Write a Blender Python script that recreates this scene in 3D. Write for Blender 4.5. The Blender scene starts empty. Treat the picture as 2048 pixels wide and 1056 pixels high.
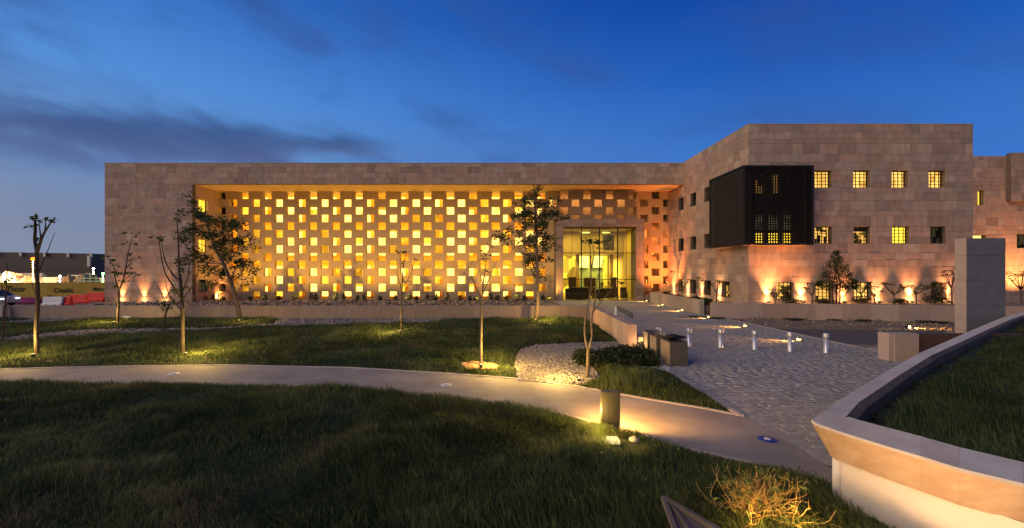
import bpy, math, random
import numpy as np
from mathutils import Vector, Matrix
random.seed(7); rng = np.random.default_rng(7)
S = bpy.context.scene
COL = S.collection
R = math.radians

# ------------------------------------------------------------------ camera
EYE = 3.2; F = 850.0; CX, CY = 1005.0, 541.0      # eye height, focal length and vanishing point measured in the photograph
cd = bpy.data.cameras.new('camera'); cam = bpy.data.objects.new('camera', cd); COL.objects.link(cam)
cam.location = (0, 0, EYE); cam.rotation_euler = (R(90), 0, 0)
cd.sensor_width = 36; cd.lens = F / 2048 * 36
cd.shift_x = (1024 - CX) / 2048; cd.shift_y = -(528 - CY) / 2048
cd.clip_start = 0.05; cd.clip_end = 9000
S.camera = cam

# ------------------------------------------------------------------ node helper
class NT:
    def __init__(s, nt): s.nt = nt; s.n = nt.nodes; s.l = nt.links
    def new(s, t, **kw):
        n = s.n.new(t)
        for k, v in kw.items(): setattr(n, k, v)
        return n
    def put(s, sock, v):
        if isinstance(v, bpy.types.NodeSocket): s.l.new(v, sock)
        elif v is not None:
            if hasattr(sock.default_value, '__len__') and not hasattr(v, '__len__'): v = (v,) * len(sock.default_value)
            if hasattr(sock.default_value, '__len__') and len(sock.default_value) == 4 and len(v) == 3: v = (*v, 1)
            sock.default_value = v
    def m(s, op, a, b=None, c=None, clamp=False):
        n = s.new('ShaderNodeMath', operation=op, use_clamp=clamp)
        for i, v in enumerate((a, b, c)):
            if v is not None: s.put(n.inputs[i], v)
        return n.outputs[0]
    def mix(s, f, a, b, bt='MIX'):
        n = s.new('ShaderNodeMix', data_type='RGBA', blend_type=bt)
        s.put(n.inputs[0], f); s.put(n.inputs[6], a); s.put(n.inputs[7], b)
        return n.outputs[2]
    def ramp(s, f, pts, mode='LINEAR'):
        n = s.new('ShaderNodeValToRGB'); cr = n.color_ramp; cr.interpolation = mode
        while len(cr.elements) < len(pts): cr.elements.new(0.5)
        for e, (p, c) in zip(cr.elements, pts):
            e.position = p; e.color = (*c, 1) if hasattr(c, '__len__') else (c, c, c, 1)
        s.put(n.inputs[0], f)
        return n.outputs[0]
    def step(s, v, a, b):
        n = s.new('ShaderNodeMapRange', interpolation_type='SMOOTHSTEP')
        s.put(n.inputs[0], v); n.inputs[1].default_value = a; n.inputs[2].default_value = b
        return n.outputs[0]
    def noise(s, vec, scale, detail=4, rough=0.55, dist=0.0, color=False):
        n = s.new('ShaderNodeTexNoise'); n.inputs['Scale'].default_value = scale
        n.inputs['Detail'].default_value = detail; n.inputs['Roughness'].default_value = rough
        n.inputs['Distortion'].default_value = dist
        if vec is not None: s.put(n.inputs['Vector'], vec)
        return n.outputs['Color' if color else 'Fac']
    def scaled(s, vec, sc):
        n = s.new('ShaderNodeVectorMath', operation='MULTIPLY'); s.put(n.inputs[0], vec); n.inputs[1].default_value = sc
        return n.outputs[0]

def lin(r, g, b):
    f = lambda c: (c / 12.92 if c <= 0.04045 else ((c + 0.055) / 1.055) ** 2.4)
    return (f(r / 255), f(g / 255), f(b / 255))

# ------------------------------------------------------------------ world: blue hour sky
W = bpy.data.worlds.new('World'); S.world = W; W.use_nodes = True
t = NT(W.node_tree); t.n.clear()
tc = t.new('ShaderNodeTexCoord'); sp = t.new('ShaderNodeSeparateXYZ'); t.put(sp.inputs[0], tc.outputs['Generated'])
dx, dy, dz = sp.outputs
el = t.m('ARCSINE', t.m('MAXIMUM', t.m('MINIMUM', dz, 1.0), -1.0))
eld = t.m('MULTIPLY', el, 180 / math.pi)                        # degrees above the horizon
az = t.m('ARCTAN2', dx, dy); azd = t.m('MULTIPLY', az, 180 / math.pi)
rh = t.m('MAXIMUM', t.m('SQRT', t.m('ADD', t.m('MULTIPLY', dx, dx), t.m('MULTIPLY', dy, dy))), 0.001)
side = t.step(t.m('DIVIDE', dx, rh), -0.95, 0.75)
ef = t.m('DIVIDE', eld, 60.0, clamp=True)
L = t.ramp(ef, [(0.0, lin(128, 135, 155)), (0.10, lin(118, 132, 160)), (0.20, lin(102, 138, 186)), (0.33, lin(80, 138, 208)), (0.5, lin(44, 102, 184)), (1.0, lin(8, 44, 120))])
Rr = t.ramp(ef, [(0.0, lin(96, 128, 178)), (0.14, lin(58, 115, 196)), (0.25, lin(50, 106, 186)), (0.38, lin(24, 84, 174)), (0.55, lin(4, 56, 148)), (1.0, lin(2, 30, 96))])
base = t.mix(side, L, Rr)
cv = t.new('ShaderNodeCombineXYZ'); t.put(cv.inputs[0], t.m('MULTIPLY', azd, 0.07)); t.put(cv.inputs[1], t.m('ADD', t.m('MULTIPLY', eld, 0.19), t.m('MULTIPLY', azd, 0.03)))
n1 = t.noise(cv.outputs[0], 1.15, 5, 0.5, 0.25)
n2 = t.noise(cv.outputs[0], 0.55, 4, 0.5, 0.3)
# the long bank of cloud low on the left
fade = t.step(azd, -10.0, -34.0)
c0 = t.m('ADD', 14.6, t.m('MULTIPLY', t.m('ADD', azd, 30.0), 0.075))
off = t.m('DIVIDE', t.m('SUBTRACT', eld, c0), t.m('ADD', 1.0, t.m('MULTIPLY', fade, 2.8)))
band = t.m('SUBTRACT', 1.0, t.m('ABSOLUTE', off))
band = t.m('ADD', band, t.m('MULTIPLY', t.m('SUBTRACT', n1, 0.5), 2.6))
bm = t.m('MULTIPLY', t.step(band, 0.0, 0.95), t.step(azd, -11.0, -22.0))
# thin smudges elsewhere
sm = t.m('MULTIPLY', t.step(t.m('ADD', t.m('MULTIPLY', n2, 0.7), t.m('MULTIPLY', n1, 0.3)), 0.46, 0.66), t.m('MULTIPLY', t.step(eld, 4.0, 14.0), t.m('SUBTRACT', 1.0, t.m('MULTIPLY', side, 0.55))))
ccol = t.mix(t.step(off, -1.0, 0.7), lin(84, 98, 140), lin(48, 76, 126))
sky = t.mix(t.m('MULTIPLY', sm, 0.8), base, lin(52, 78, 138))
sky = t.mix(t.m('MULTIPLY', bm, 0.85), sky, ccol)
# afterglow where the sun has set, behind the camera to the left
gd = t.m('MAXIMUM', t.m('ADD', t.m('MULTIPLY', dx, math.sin(R(-128))), t.m('MULTIPLY', dy, math.cos(R(-128)))), 0.0)
gl_ = t.m('MULTIPLY', t.m('POWER', gd, 3.0), t.m('EXPONENT', t.m('MULTIPLY', t.m('MAXIMUM', eld, 0.0), -1 / 24.0)))
sky = t.mix(gl_, sky, (1.5, 1.02, 0.60))
nis = t.new('ShaderNodeTexSky', sky_type='NISHITA', sun_disc=False)
nis.sun_elevation = R(1.0); nis.sun_rotation = R(-125)
bg1 = t.new('ShaderNodeBackground'); t.put(bg1.inputs[0], sky); bg1.inputs[1].default_value = 1.0
bg2 = t.new('ShaderNodeBackground'); t.put(bg2.inputs[0], nis.outputs[0]); bg2.inputs[1].default_value = 0.0010
ad = t.new('ShaderNodeAddShader'); t.l.new(bg1.outputs[0], ad.inputs[0]); t.l.new(bg2.outputs[0], ad.inputs[1])
wo = t.new('ShaderNodeOutputWorld'); t.l.new(ad.outputs[0], wo.inputs[0])

# the afterglow: one broad, weak, warm sun from the left behind the camera
sd = bpy.data.lights.new('sun', 'SUN'); sun = bpy.data.objects.new('sun', sd); COL.objects.link(sun)
sd.energy = 1.4; sd.angle = R(50); sd.color = (1.0, 0.80, 0.52)
sun.rotation_euler = Vector((0.80, 0.46, -0.50)).to_track_quat('-Z', 'Y').to_euler()

V = S.view_settings; V.view_transform = 'Standard'; V.look = 'None'; V.exposure = 0.15; V.gamma = 1; V.use_curve_mapping = False
S.display_settings.display_device = 'sRGB'
cy = S.cycles
cy.use_denoising = True
try: cy.denoiser = 'OPENIMAGEDENOISE'
except Exception: pass
cy.max_bounces = 6; cy.diffuse_bounces = 4; cy.glossy_bounces = 3; cy.transmission_bounces = 5; cy.transparent_max_bounces = 6
cy.caustics_reflective = False; cy.caustics_refractive = False; cy.sample_clamp_indirect = 6; cy.use_light_tree = True

# ------------------------------------------------------------------ materials
def mat(name, color=(0.5,) * 3, rough=0.8, metal=0.0, var=0.25, scale=3.0, bump=0.0, bscale=None, stretch=(1, 1, 1), col2=None, src=None, spec=0.3, detail=5):
    """principled material: colour broken up by noise in object space; src 'object' / 'vertex' multiplies a per-piece tint"""
    m = bpy.data.materials.new(name); m.use_nodes = True; t = NT(m.node_tree); t.n.clear()
    tc = t.new('ShaderNodeNewGeometry'); vec = t.scaled(tc.outputs['Position'], stretch)
    nz = t.noise(vec, scale, detail, 0.6)
    a = color; b = col2 or tuple(c * (1 - var) for c in color)
    c = t.mix(t.step(nz, 0.3, 0.7), b, a)
    if src == 'object':
        oi = t.new('ShaderNodeObjectInfo'); c = t.mix(1.0, c, oi.outputs['Color'], 'MULTIPLY')
    elif src == 'vertex':
        at = t.new('ShaderNodeAttribute'); at.attribute_name = 'tint'; c = t.mix(1.0, c, at.outputs['Color'], 'MULTIPLY')
    p = t.new('ShaderNodeBsdfPrincipled'); t.put(p.inputs['Base Color'], c)
    p.inputs['Roughness'].default_value = rough; p.inputs['Metallic'].default_value = metal
    p.inputs['Specular IOR Level'].default_value = spec
    if bump:
        bn = t.new('ShaderNodeBump'); bn.inputs['Strength'].default_value = bump; bn.inputs['Distance'].default_value = 0.03
        t.put(bn.inputs['Height'], t.noise(vec, bscale or scale * 6, 5, 0.65)); t.l.new(bn.outputs[0], p.inputs['Normal'])
    o = t.new('ShaderNodeOutputMaterial'); t.l.new(p.outputs[0], o.inputs[0])
    return m
def emit(name, color, strength, inside=None):
    """something that gives off light; inside=(scale, dark colour) breaks it up as a furnished lit room seen through a window"""
    m = bpy.data.materials.new(name); m.use_nodes = True; t = NT(m.node_tree); t.n.clear()
    e = t.new('ShaderNodeEmission'); e.inputs[1].default_value = strength
    c = (*color, 1)
    if inside:
        g = t.new('ShaderNodeNewGeometry'); v = t.new('ShaderNodeTexVoronoi', distance='CHEBYCHEV')
        t.put(v.inputs['Vector'], t.scaled(g.outputs['Position'], (1.0, 1.0, 0.7))); v.inputs['Scale'].default_value = inside[0]
        s3 = t.new('ShaderNodeSeparateXYZ'); t.put(s3.inputs[0], v.outputs['Color'])
        c = t.mix(t.step(s3.outputs[0], inside[2], inside[2] + 0.3), inside[1], color)
    t.put(e.inputs[0], c)
    o = t.new('ShaderNodeOutputMaterial'); t.l.new(e.outputs[0], o.inputs[0])
    return m
def leafmat(name, a, b):
    m = bpy.data.materials.new(name); m.use_nodes = True; t = NT(m.node_tree); t.n.clear()
    at = t.new('ShaderNodeAttribute'); at.attribute_name = 'tint'
    c = at.outputs['Color'] if a is None else t.mix(at.outputs['Fac'], a, b)
    d = t.new('ShaderNodeBsdfPrincipled'); t.put(d.inputs['Base Color'], c); d.inputs['Roughness'].default_value = 0.6; d.inputs['Specular IOR Level'].default_value = 0.25
    tr = t.new('ShaderNodeBsdfTranslucent'); t.put(tr.inputs[0], c)
    mx = t.new('ShaderNodeMixShader'); mx.inputs[0].default_value = 0.3; t.l.new(d.outputs[0], mx.inputs[1]); t.l.new(tr.outputs[0], mx.inputs[2])
    o = t.new('ShaderNodeOutputMaterial'); t.l.new(mx.outputs[0], o.inputs[0])
    return m
def glassmat(name, color, fac):
    m = bpy.data.materials.new(name); m.use_nodes = True; t = NT(m.node_tree); t.n.clear()
    tr = t.new('ShaderNodeBsdfTransparent'); t.put(tr.inputs[0], color)
    gl = t.new('ShaderNodeBsdfGlossy'); gl.inputs['Roughness'].default_value = 0.03
    fr = t.new('ShaderNodeFresnel'); fr.inputs[0].default_value = 1.5
    mx = t.new('ShaderNodeMixShader'); t.put(mx.inputs[0], t.m('MULTIPLY', fr.outputs[0], fac)); t.l.new(tr.outputs[0], mx.inputs[1]); t.l.new(gl.outputs[0], mx.inputs[2])
    o = t.new('ShaderNodeOutputMaterial'); t.l.new(mx.outputs[0], o.inputs[0])
    return m
M = {}
W1 = (1, 1, 1)
M['stone'] = mat('sandstone', W1, 0.85, var=0.22, scale=1.6, bump=0.25, bscale=9, stretch=(1.6, 1.6, 0.7), src='object', spec=0.2)
M['stonej'] = mat('sandstone_joined', W1, 0.85, var=0.22, scale=1.6, bump=0.25, bscale=9, stretch=(1.6, 1.6, 0.7), src='vertex', spec=0.2)
M['mortar'] = mat('mortar', (0.16, 0.12, 0.095), 0.9)
M['plaster'] = mat('ochre_plaster', (0.52, 0.36, 0.22), 0.85, var=0.12, scale=0.6)
M['screen'] = mat('screen_render', (0.43, 0.305, 0.165), 0.85, var=0.14, scale=0.5, bump=0.1)
M['amber'] = mat('amber_paint', (0.80, 0.37, 0.04), 0.7, var=0.1, scale=0.7)
M['roof'] = mat('roof_membrane', (0.2, 0.19, 0.18), 0.9)
M['coping'] = mat('coping_stone', (0.42, 0.33, 0.26), 0.8, var=0.15, scale=4, bump=0.15)
M['concrete'] = mat('path_concrete', (0.29, 0.262, 0.238), 0.85, var=0.3, scale=0.9, bump=0.12, bscale=30)
M['edging'] = mat('edging_stone', (0.45, 0.40, 0.34), 0.85, var=0.2, scale=4)
M['joint'] = mat('paver_joint', (0.105, 0.098, 0.088), 0.95)
M['sett'] = mat('sett', W1, 0.72, var=0.3, scale=9, bump=0.2, bscale=25, src='object')
M['settj'] = mat('sett_joined', W1, 0.72, var=0.3, scale=9, bump=0.2, bscale=25, src='vertex')
M['soil'] = mat('sandy_soil', (0.27, 0.205, 0.145), 0.95, var=0.5, scale=1.2, bump=0.5, bscale=8)
M['yard'] = mat('yard_sand', (0.36, 0.28, 0.19), 0.95, var=0.55, scale=0.9, bump=0.5, bscale=7, stretch=(0.6, 1.6, 1))
M['turf'] = mat('turf_soil', (0.03, 0.045, 0.014), 0.95, var=0.6, scale=3)
M['ground'] = mat('desert_ground', (0.16, 0.13, 0.10), 0.95, var=0.4, scale=0.15)
M['asphalt'] = mat('asphalt', (0.11, 0.105, 0.10), 0.85, var=0.3, scale=2.5, bump=0.3, bscale=40)
M['pebble'] = mat('pebble', W1, 0.7, var=0.25, scale=20, src='vertex')
M['bark'] = mat('bark', (0.055, 0.042, 0.033), 0.9, var=0.5, scale=14, bump=0.5, bscale=40, stretch=(1, 1, 0.3))
M['palebark'] = mat('pale_bark', (0.13, 0.098, 0.075), 0.9, var=0.4, scale=14, bump=0.4, bscale=40, stretch=(1, 1, 0.3))
M['leaf'] = leafmat('leaf', (0.020, 0.036, 0.012), (0.060, 0.085, 0.025))
M['shrub'] = leafmat('shrub_leaf', (0.014, 0.024, 0.010), (0.035, 0.050, 0.018))
M['grass'] = leafmat('grass_blade', (0.026, 0.052, 0.010), (0.17, 0.22, 0.060))
M['blade'] = leafmat('lawn_blade', None, None)
M['twig'] = leafmat('dry_twig', (0.30, 0.18, 0.07), (0.42, 0.32, 0.12))
M['steel'] = mat('brushed_steel', (0.22, 0.20, 0.165), 0.36, 0.9, var=0.3, scale=3, stretch=(8, 8, 0.3))
M['silver'] = mat('bollard_metal', (0.62, 0.62, 0.63), 0.35, 0.55, var=0.1)
M['dark'] = mat('dark_metal', (0.014, 0.0125, 0.012), 0.7, 0.0, var=0.1)
M['frame'] = mat('window_frame_dark', (0.03, 0.025, 0.022), 0.5, 0.3)
M['bayshade'] = mat('bay_shade', (0.003, 0.003, 0.003), 0.9, spec=0.0)
M['lattice'] = mat('black_lattice', (0.014, 0.0125, 0.012), 0.8, 0.0, spec=0.1)
M['greystone'] = mat('grey_stone', (0.15, 0.15, 0.155), 0.7, var=0.18, scale=2, bump=0.08)
M['paleside'] = mat('pale_pink_side', (0.46, 0.35, 0.30), 0.8, var=0.12, scale=3)
M['blockstone'] = mat('block_stone', (0.065, 0.066, 0.063), 0.7, var=0.2, scale=5)
M['wallpanel'] = mat('wall_panel_stone', W1, 0.8, var=0.14, scale=2.2, bump=0.12, src='object', stretch=(2, 2, 0.5))
M['flare'] = mat('veined_sandstone', (0.50, 0.36, 0.23), 0.75, col2=(0.40, 0.26, 0.155), scale=1.5, stretch=(3.5, 1.0, -2.2), bump=0.1, bscale=50)
M['capstone'] = mat('cap_sandstone', W1, 0.75, col2=(0.82, 0.80, 0.78), scale=2.5, bump=0.1, bscale=40, src='object')
M['white'] = mat('white_render', (0.64, 0.55, 0.45), 0.8, var=0.08, scale=2)
M['liner'] = mat('dark_liner', (0.13, 0.095, 0.06), 0.8, var=0.5, scale=3)
M['black'] = mat('black_plastic', (0.012, 0.012, 0.012), 0.4)
M['rock'] = mat('rock', (0.25, 0.23, 0.2), 0.85, var=0.5, scale=6, bump=0.6)
M['chip'] = mat('wood_chips', (0.36, 0.20, 0.09), 0.95, var=0.6, scale=25, bump=0.8, bscale=40)
M['hoard'] = mat('yellow_hoarding', (0.37, 0.24, 0.03), 0.7, var=0.25, scale=0.6)
M['ink'] = mat('black_print', (0.02, 0.018, 0.015), 0.8)
M['redplastic'] = mat('red_plastic', (0.75, 0.03, 0.025), 0.5, var=0.15)
M['whiteplastic'] = mat('white_plastic', (0.62, 0.64, 0.62), 0.5, var=0.1)
M['pink'] = mat('magenta_net', (0.35, 0.03, 0.16), 0.8, var=0.3)
M['ware'] = mat('warehouse_cladding', (0.15, 0.115, 0.08), 0.7, var=0.15, scale=0.1, stretch=(0.3, 0.3, 4))
M['cabin'] = mat('site_cabin', (0.62, 0.58, 0.46), 0.7, var=0.1)
M['carpaint'] = mat('white_car_paint', (0.55, 0.56, 0.58), 0.25, 0.1, var=0.03)
M['tyre'] = mat('tyre', (0.02, 0.02, 0.02), 0.9)
M['carglass'] = mat('car_glass', (0.02, 0.022, 0.025), 0.05)
M['lobbywall'] = mat('lobby_wall', (0.55, 0.42, 0.20), 0.8, var=0.12)
M['lobbyceil'] = mat('lobby_ceiling', (0.62, 0.56, 0.30), 0.8, var=0.05)
M['lobbyfloor'] = mat('lobby_floor', (0.30, 0.22, 0.12), 0.25, var=0.2)
M['sofa'] = mat('dark_sofa', (0.05, 0.035, 0.02), 0.7)
M['glass'] = glassmat('lobby_glass', (0.90, 0.92, 0.60), 0.8)
M['bluecap'] = mat('blue_cover', (0.02, 0.05, 0.30), 0.3)
M['e_white'] = emit('lit_pane_bright', (1.0, 0.66, 0.13), 2.5, (1.3, (0.75, 0.42, 0.06), 0.02))
M['e_mid'] = emit('lit_pane_yellow', (1.0, 0.57, 0.045), 1.6, (1.6, (0.85, 0.38, 0.015), 0.15))
M['e_low'] = emit('lit_pane_amber', (1.0, 0.44, 0.02), 0.95, (1.3, (0.6, 0.24, 0.012), 0.1))
M['e_room'] = emit('lit_room', (1.0, 0.56, 0.12), 1.55, (2.6, (0.62, 0.32, 0.05), 0.15))
M['e_roomw'] = emit('lit_room_low', (1.0, 0.52, 0.10), 1.1, (2.2, (0.05, 0.03, 0.008), 0.3))
M['e_roomb'] = emit('lit_room_bright', (1.0, 0.68, 0.05), 1.7, (0.9, (1.0, 0.6, 0.03), 0.2))
M['e_faint'] = emit('faint_room', (1.0, 0.5, 0.12), 0.3, (2.2, (0.03, 0.02, 0.01), 0.35))
M['e_dim'] = emit('dim_room', (0.10, 0.07, 0.03), 0.5, (2.0, (0.004, 0.004, 0.004), 0.4))
M['e_grey'] = emit('curtained_room', (0.20, 0.17, 0.10), 0.55, (2.0, (0.08, 0.065, 0.035), 0.3))
M['e_lamp'] = emit('lamp_lens', (1.0, 0.55, 0.15), 9)
M['e_glow'] = emit('soft_lens', (1.0, 0.62, 0.22), 5)
M['e_orange'] = emit('sodium_lamp', (1.0, 0.24, 0.015), 3.0)
M['e_flood'] = emit('flood_lamp', (1.0, 0.86, 0.55), 60)
M['e_green'] = emit('green_lamp', (0.10, 1.0, 0.12), 30)
M['e_lobby'] = emit('lobby_light_panel', (1.0, 0.86, 0.34), 2.6)
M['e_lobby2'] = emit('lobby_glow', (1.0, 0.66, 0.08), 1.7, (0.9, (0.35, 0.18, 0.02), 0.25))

# ------------------------------------------------------------------ object helpers
def tag(o, label=None, cat=None, group=None, kind=None):
    if label: o['label'] = label
    if cat: o['category'] = cat
    if group: o['group'] = group
    if kind: o['kind'] = kind
    return o
def empty(name, loc, label, cat, group=None):
    o = bpy.data.objects.new(name, None); COL.objects.link(o); o.location = loc; o.empty_display_size = 0.2
    return tag(o, label, cat, group)
def rootloc(o):
    v = Vector((0, 0, 0))
    while o is not None: v += Vector(o.location); o = o.parent
    return v
class MB:
    def __init__(s): s.v = []; s.f = []; s.c = []
    def add(s, vs, fs, tint=None):
        k = len(s.v); s.v += [tuple(p) for p in vs]; s.f += [[i + k for i in q] for q in fs]
        s.c += [tint] * len(fs)
        return s
    def box(s, x0, x1, y0, y1, z0, z1, tint=None):
        return s.add([(x0, y0, z0), (x1, y0, z0), (x1, y1, z0), (x0, y1, z0), (x0, y0, z1), (x1, y0, z1), (x1, y1, z1), (x0, y1, z1)],
              [(0, 3, 2, 1), (4, 5, 6, 7), (0, 1, 5, 4), (1, 2, 6, 5), (2, 3, 7, 6), (3, 0, 4, 7)], tint)
    def bbox(s, x0, x1, y0, y1, z0, z1, b, tint=None):
        """box with chamfered vertical and top edges"""
        def ring(i, z): return [(x0 + b + i, y0 + i, z), (x1 - b - i, y0 + i, z), (x1 - i, y0 + b + i, z), (x1 - i, y1 - b - i, z), (x1 - b - i, y1 - i, z), (x0 + b + i, y1 - i, z), (x0 + i, y1 - b - i, z), (x0 + i, y0 + b + i, z)]
        return s.loft([ring(0, z0), ring(0, z1 - b), ring(b, z1)], tint)
    def loft(s, rings, tint=None, caps=True):
        n = len(rings[0]); vs = [p for r in rings for p in r]; fs = []
        for a in range(len(rings) - 1):
            for i in range(n):
                j = (i + 1) % n; fs.append((a * n + i, a * n + j, (a + 1) * n + j, (a + 1) * n + i))
        if caps: fs.append(tuple(range(n - 1, -1, -1))); fs.append(tuple((len(rings) - 1) * n + i for i in range(n)))
        return s.add(vs, fs, tint)
    def prism(s, poly, z0, z1, tint=None): return s.loft([[(x, y, z0) for x, y in poly], [(x, y, z1) for x, y in poly]], tint)
    def lathe(s, prof, c=(0, 0, 0), n=14, tint=None):
        return s.loft([[(c[0] + r * math.cos(2 * math.pi * i / n), c[1] + r * math.sin(2 * math.pi * i / n), c[2] + z) for i in range(n)] for r, z in prof], tint)
    def tube(s, pts, r0, r1=None, n=6, tint=None):
        pts = [Vector(p) for p in pts]; r1 = r0 if r1 is None else r1; rings = []
        for i, p in enumerate(pts):
            d = (pts[min(i + 1, len(pts) - 1)] - pts[max(i - 1, 0)]).normalized()
            a = d.cross(Vector((0.13, 0.97, 0.21))).normalized(); b = d.cross(a)
            r = r0 + (r1 - r0) * i / max(1, len(pts) - 1)
            rings.append([p + (a * math.cos(2 * math.pi * k / n) + b * math.sin(2 * math.pi * k / n)) * r for k in range(n)])
        return s.loft(rings, tint)
    def build(s, name, m, parent=None, smooth=False, kind=None):
        off = rootloc(parent) if parent else Vector((0, 0, 0))
        me = bpy.data.meshes.new(name)
        me.from_pydata([(x - off.x, y - off.y, z - off.z) for x, y, z in s.v], [], s.f); me.update()
        me.materials.append(m)
        if any(c is not None for c in s.c):
            at = me.attributes.new('tint', 'FLOAT_COLOR', 'FACE'); 
            at.data.foreach_set('color', np.array([(*(c or W1), 1) for c in s.c], dtype=np.float32).ravel())
        if smooth: me.polygons.foreach_set('use_smooth', [True] * len(me.polygons))
        o = bpy.data.objects.new(name, me); COL.objects.link(o)
        if parent: o.parent = parent
        if kind: o['kind'] = kind
        return o
def npmesh(name, verts, nper, faces, m, tint=None, parent=None, kind='stuff'):
    """many small alike pieces from numpy: verts (N, nper, 3), faces = list of index tuples into one piece, tint per piece 0..1"""
    N = len(verts); off = rootloc(parent) if parent else Vector((0, 0, 0))
    v = (verts.reshape(-1, 3) - np.array(off)).astype(np.float32)
    me = bpy.data.meshes.new(name)
    me.vertices.add(len(v)); me.vertices.foreach_set('co', v.ravel())
    sizes = np.array([len(f) for f in faces]); flat = np.concatenate([np.array(f) for f in faces])
    li = (np.arange(N)[:, None] * nper + flat[None, :]).ravel()
    me.loops.add(len(li)); me.loops.foreach_set('vertex_index', li.astype(np.int32))
    tot = np.tile(sizes, N); st = np.concatenate([[0], np.cumsum(tot)[:-1]])
    me.polygons.add(len(tot)); me.polygons.foreach_set('loop_start', st.astype(np.int32)); me.polygons.foreach_set('loop_total', tot.astype(np.int32))
    if tint is not None:
        at = me.attributes.new('tint', 'FLOAT_COLOR', 'FACE')
        tint = np.asarray(tint, dtype=np.float32)
        if tint.ndim == 1: tint = np.repeat(tint[:, None], 3, 1)
        c = np.repeat(np.concatenate([tint, np.ones((N, 1), np.float32)], 1), len(faces), 0)
        at.data.foreach_set('color', c.astype(np.float32).ravel())
    me.materials.append(m); me.update(calc_edges=True); me.validate()
    o = bpy.data.objects.new(name, me); COL.objects.link(o)
    if parent: o.parent = parent
    if kind: o['kind'] = kind
    return o
def copy_tree(o, parent=None):
    c = o.copy(); COL.objects.link(c)
    if parent: c.parent = parent
    for ch in list(o.children): copy_tree(ch, c)
    return c
def lamp(kind, loc, power, color, parent=None, target=None, size=0.03, angle=60, blend=0.6, name='lamp_light', size_y=None):
    l = bpy.data.lights.new(name, kind); l.energy = power * 2.0; l.color = color
    if kind == 'AREA':
        l.shape = 'RECTANGLE' if size_y else 'SQUARE'; l.size = size
        if size_y: l.size_y = size_y
    else: l.shadow_soft_size = size
    if kind == 'SPOT': l.spot_size = R(angle); l.spot_blend = blend
    o = bpy.data.objects.new(name, l); COL.objects.link(o)
    o.location = Vector(loc) - (rootloc(parent) if parent else Vector((0, 0, 0)))
    if parent: o.parent = parent
    if target is not None: o.rotation_euler = (Vector(target) - Vector(loc)).to_track_quat('-Z', 'Y').to_euler()
    return o
ORD = ['first', 'second', 'third', 'fourth', 'fifth', 'sixth', 'seventh', 'eighth', 'ninth', 'tenth', 'eleventh', 'twelfth', 'thirteenth', 'fourteenth', 'fifteenth', 'sixteenth', 'seventeenth', 'eighteenth', 'nineteenth', 'twentieth', 'twenty-first', 'twenty-second', 'twenty-third', 'twenty-fourth', 'twenty-fifth', 'twenty-sixth', 'twenty-seventh', 'twenty-eighth', 'twenty-ninth', 'thirtieth', 'thirty-first', 'thirty-second']

# ------------------------------------------------------------------ terrain and measuring
def sst(a, b, x): 
    u = np.clip((x - a) / (b - a), 0, 1); return u * u * (3 - 2 * u)
def vnoise(x, y, s, seed=0):
    x = np.asarray(x, float) * s + seed * 17.3; y = np.asarray(y, float) * s + seed * 9.1
    xi, yi = np.floor(x), np.floor(y); fx, fy = x - xi, y - yi; fx = fx * fx * (3 - 2 * fx); fy = fy * fy * (3 - 2 * fy)
    h = lambda a, b: np.modf(np.abs(np.sin(a * 127.1 + b * 311.7 + seed) * 43758.5453))[0]
    return (h(xi, yi) * (1 - fx) + h(xi + 1, yi) * fx) * (1 - fy) + (h(xi, yi + 1) * (1 - fx) + h(xi + 1, yi + 1) * fx) * fy
def H(x, y):
    """gently rising garden behind the path"""
    x = np.asarray(x, float); y = np.asarray(y, float)
    return 0.20 * sst(15.5, 25, y) * sst(7, 3, x)
def G(px, py):
    z = 0.0
    for _ in range(12):
        Y = (EYE - z) * F / (py - CY); X = (px - CX) * Y / F; z = float(H(X, Y))
    return X, Y
def at(px, py, Y): return ((px - CX) * Y / F, Y, EYE - (py - CY) * Y / F)
def inpoly(x, y, poly):
    x = np.asarray(x); y = np.asarray(y); r = np.zeros(x.shape, bool); n = len(poly)
    for i in range(n):
        x0, y0 = poly[i]; x1, y1 = poly[(i + 1) % n]
        if y0 == y1: continue
        c = (y0 > y) != (y1 > y); r ^= c & (x < (x1 - x0) * (y - y0) / (y1 - y0) + x0)
    return r
def polydist(x, y, poly):
    d = np.full(np.shape(x), 1e9); n = len(poly)
    for i in range(n):
        a = np.array(poly[i]); b = np.array(poly[(i + 1) % n]); ab = b - a; l2 = max(1e-9, ab @ ab)
        u = np.clip(((x - a[0]) * ab[0] + (y - a[1]) * ab[1]) / l2, 0, 1)
        d = np.minimum(d, np.hypot(x - a[0] - u * ab[0], y - a[1] - u * ab[1]))
    return d
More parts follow.
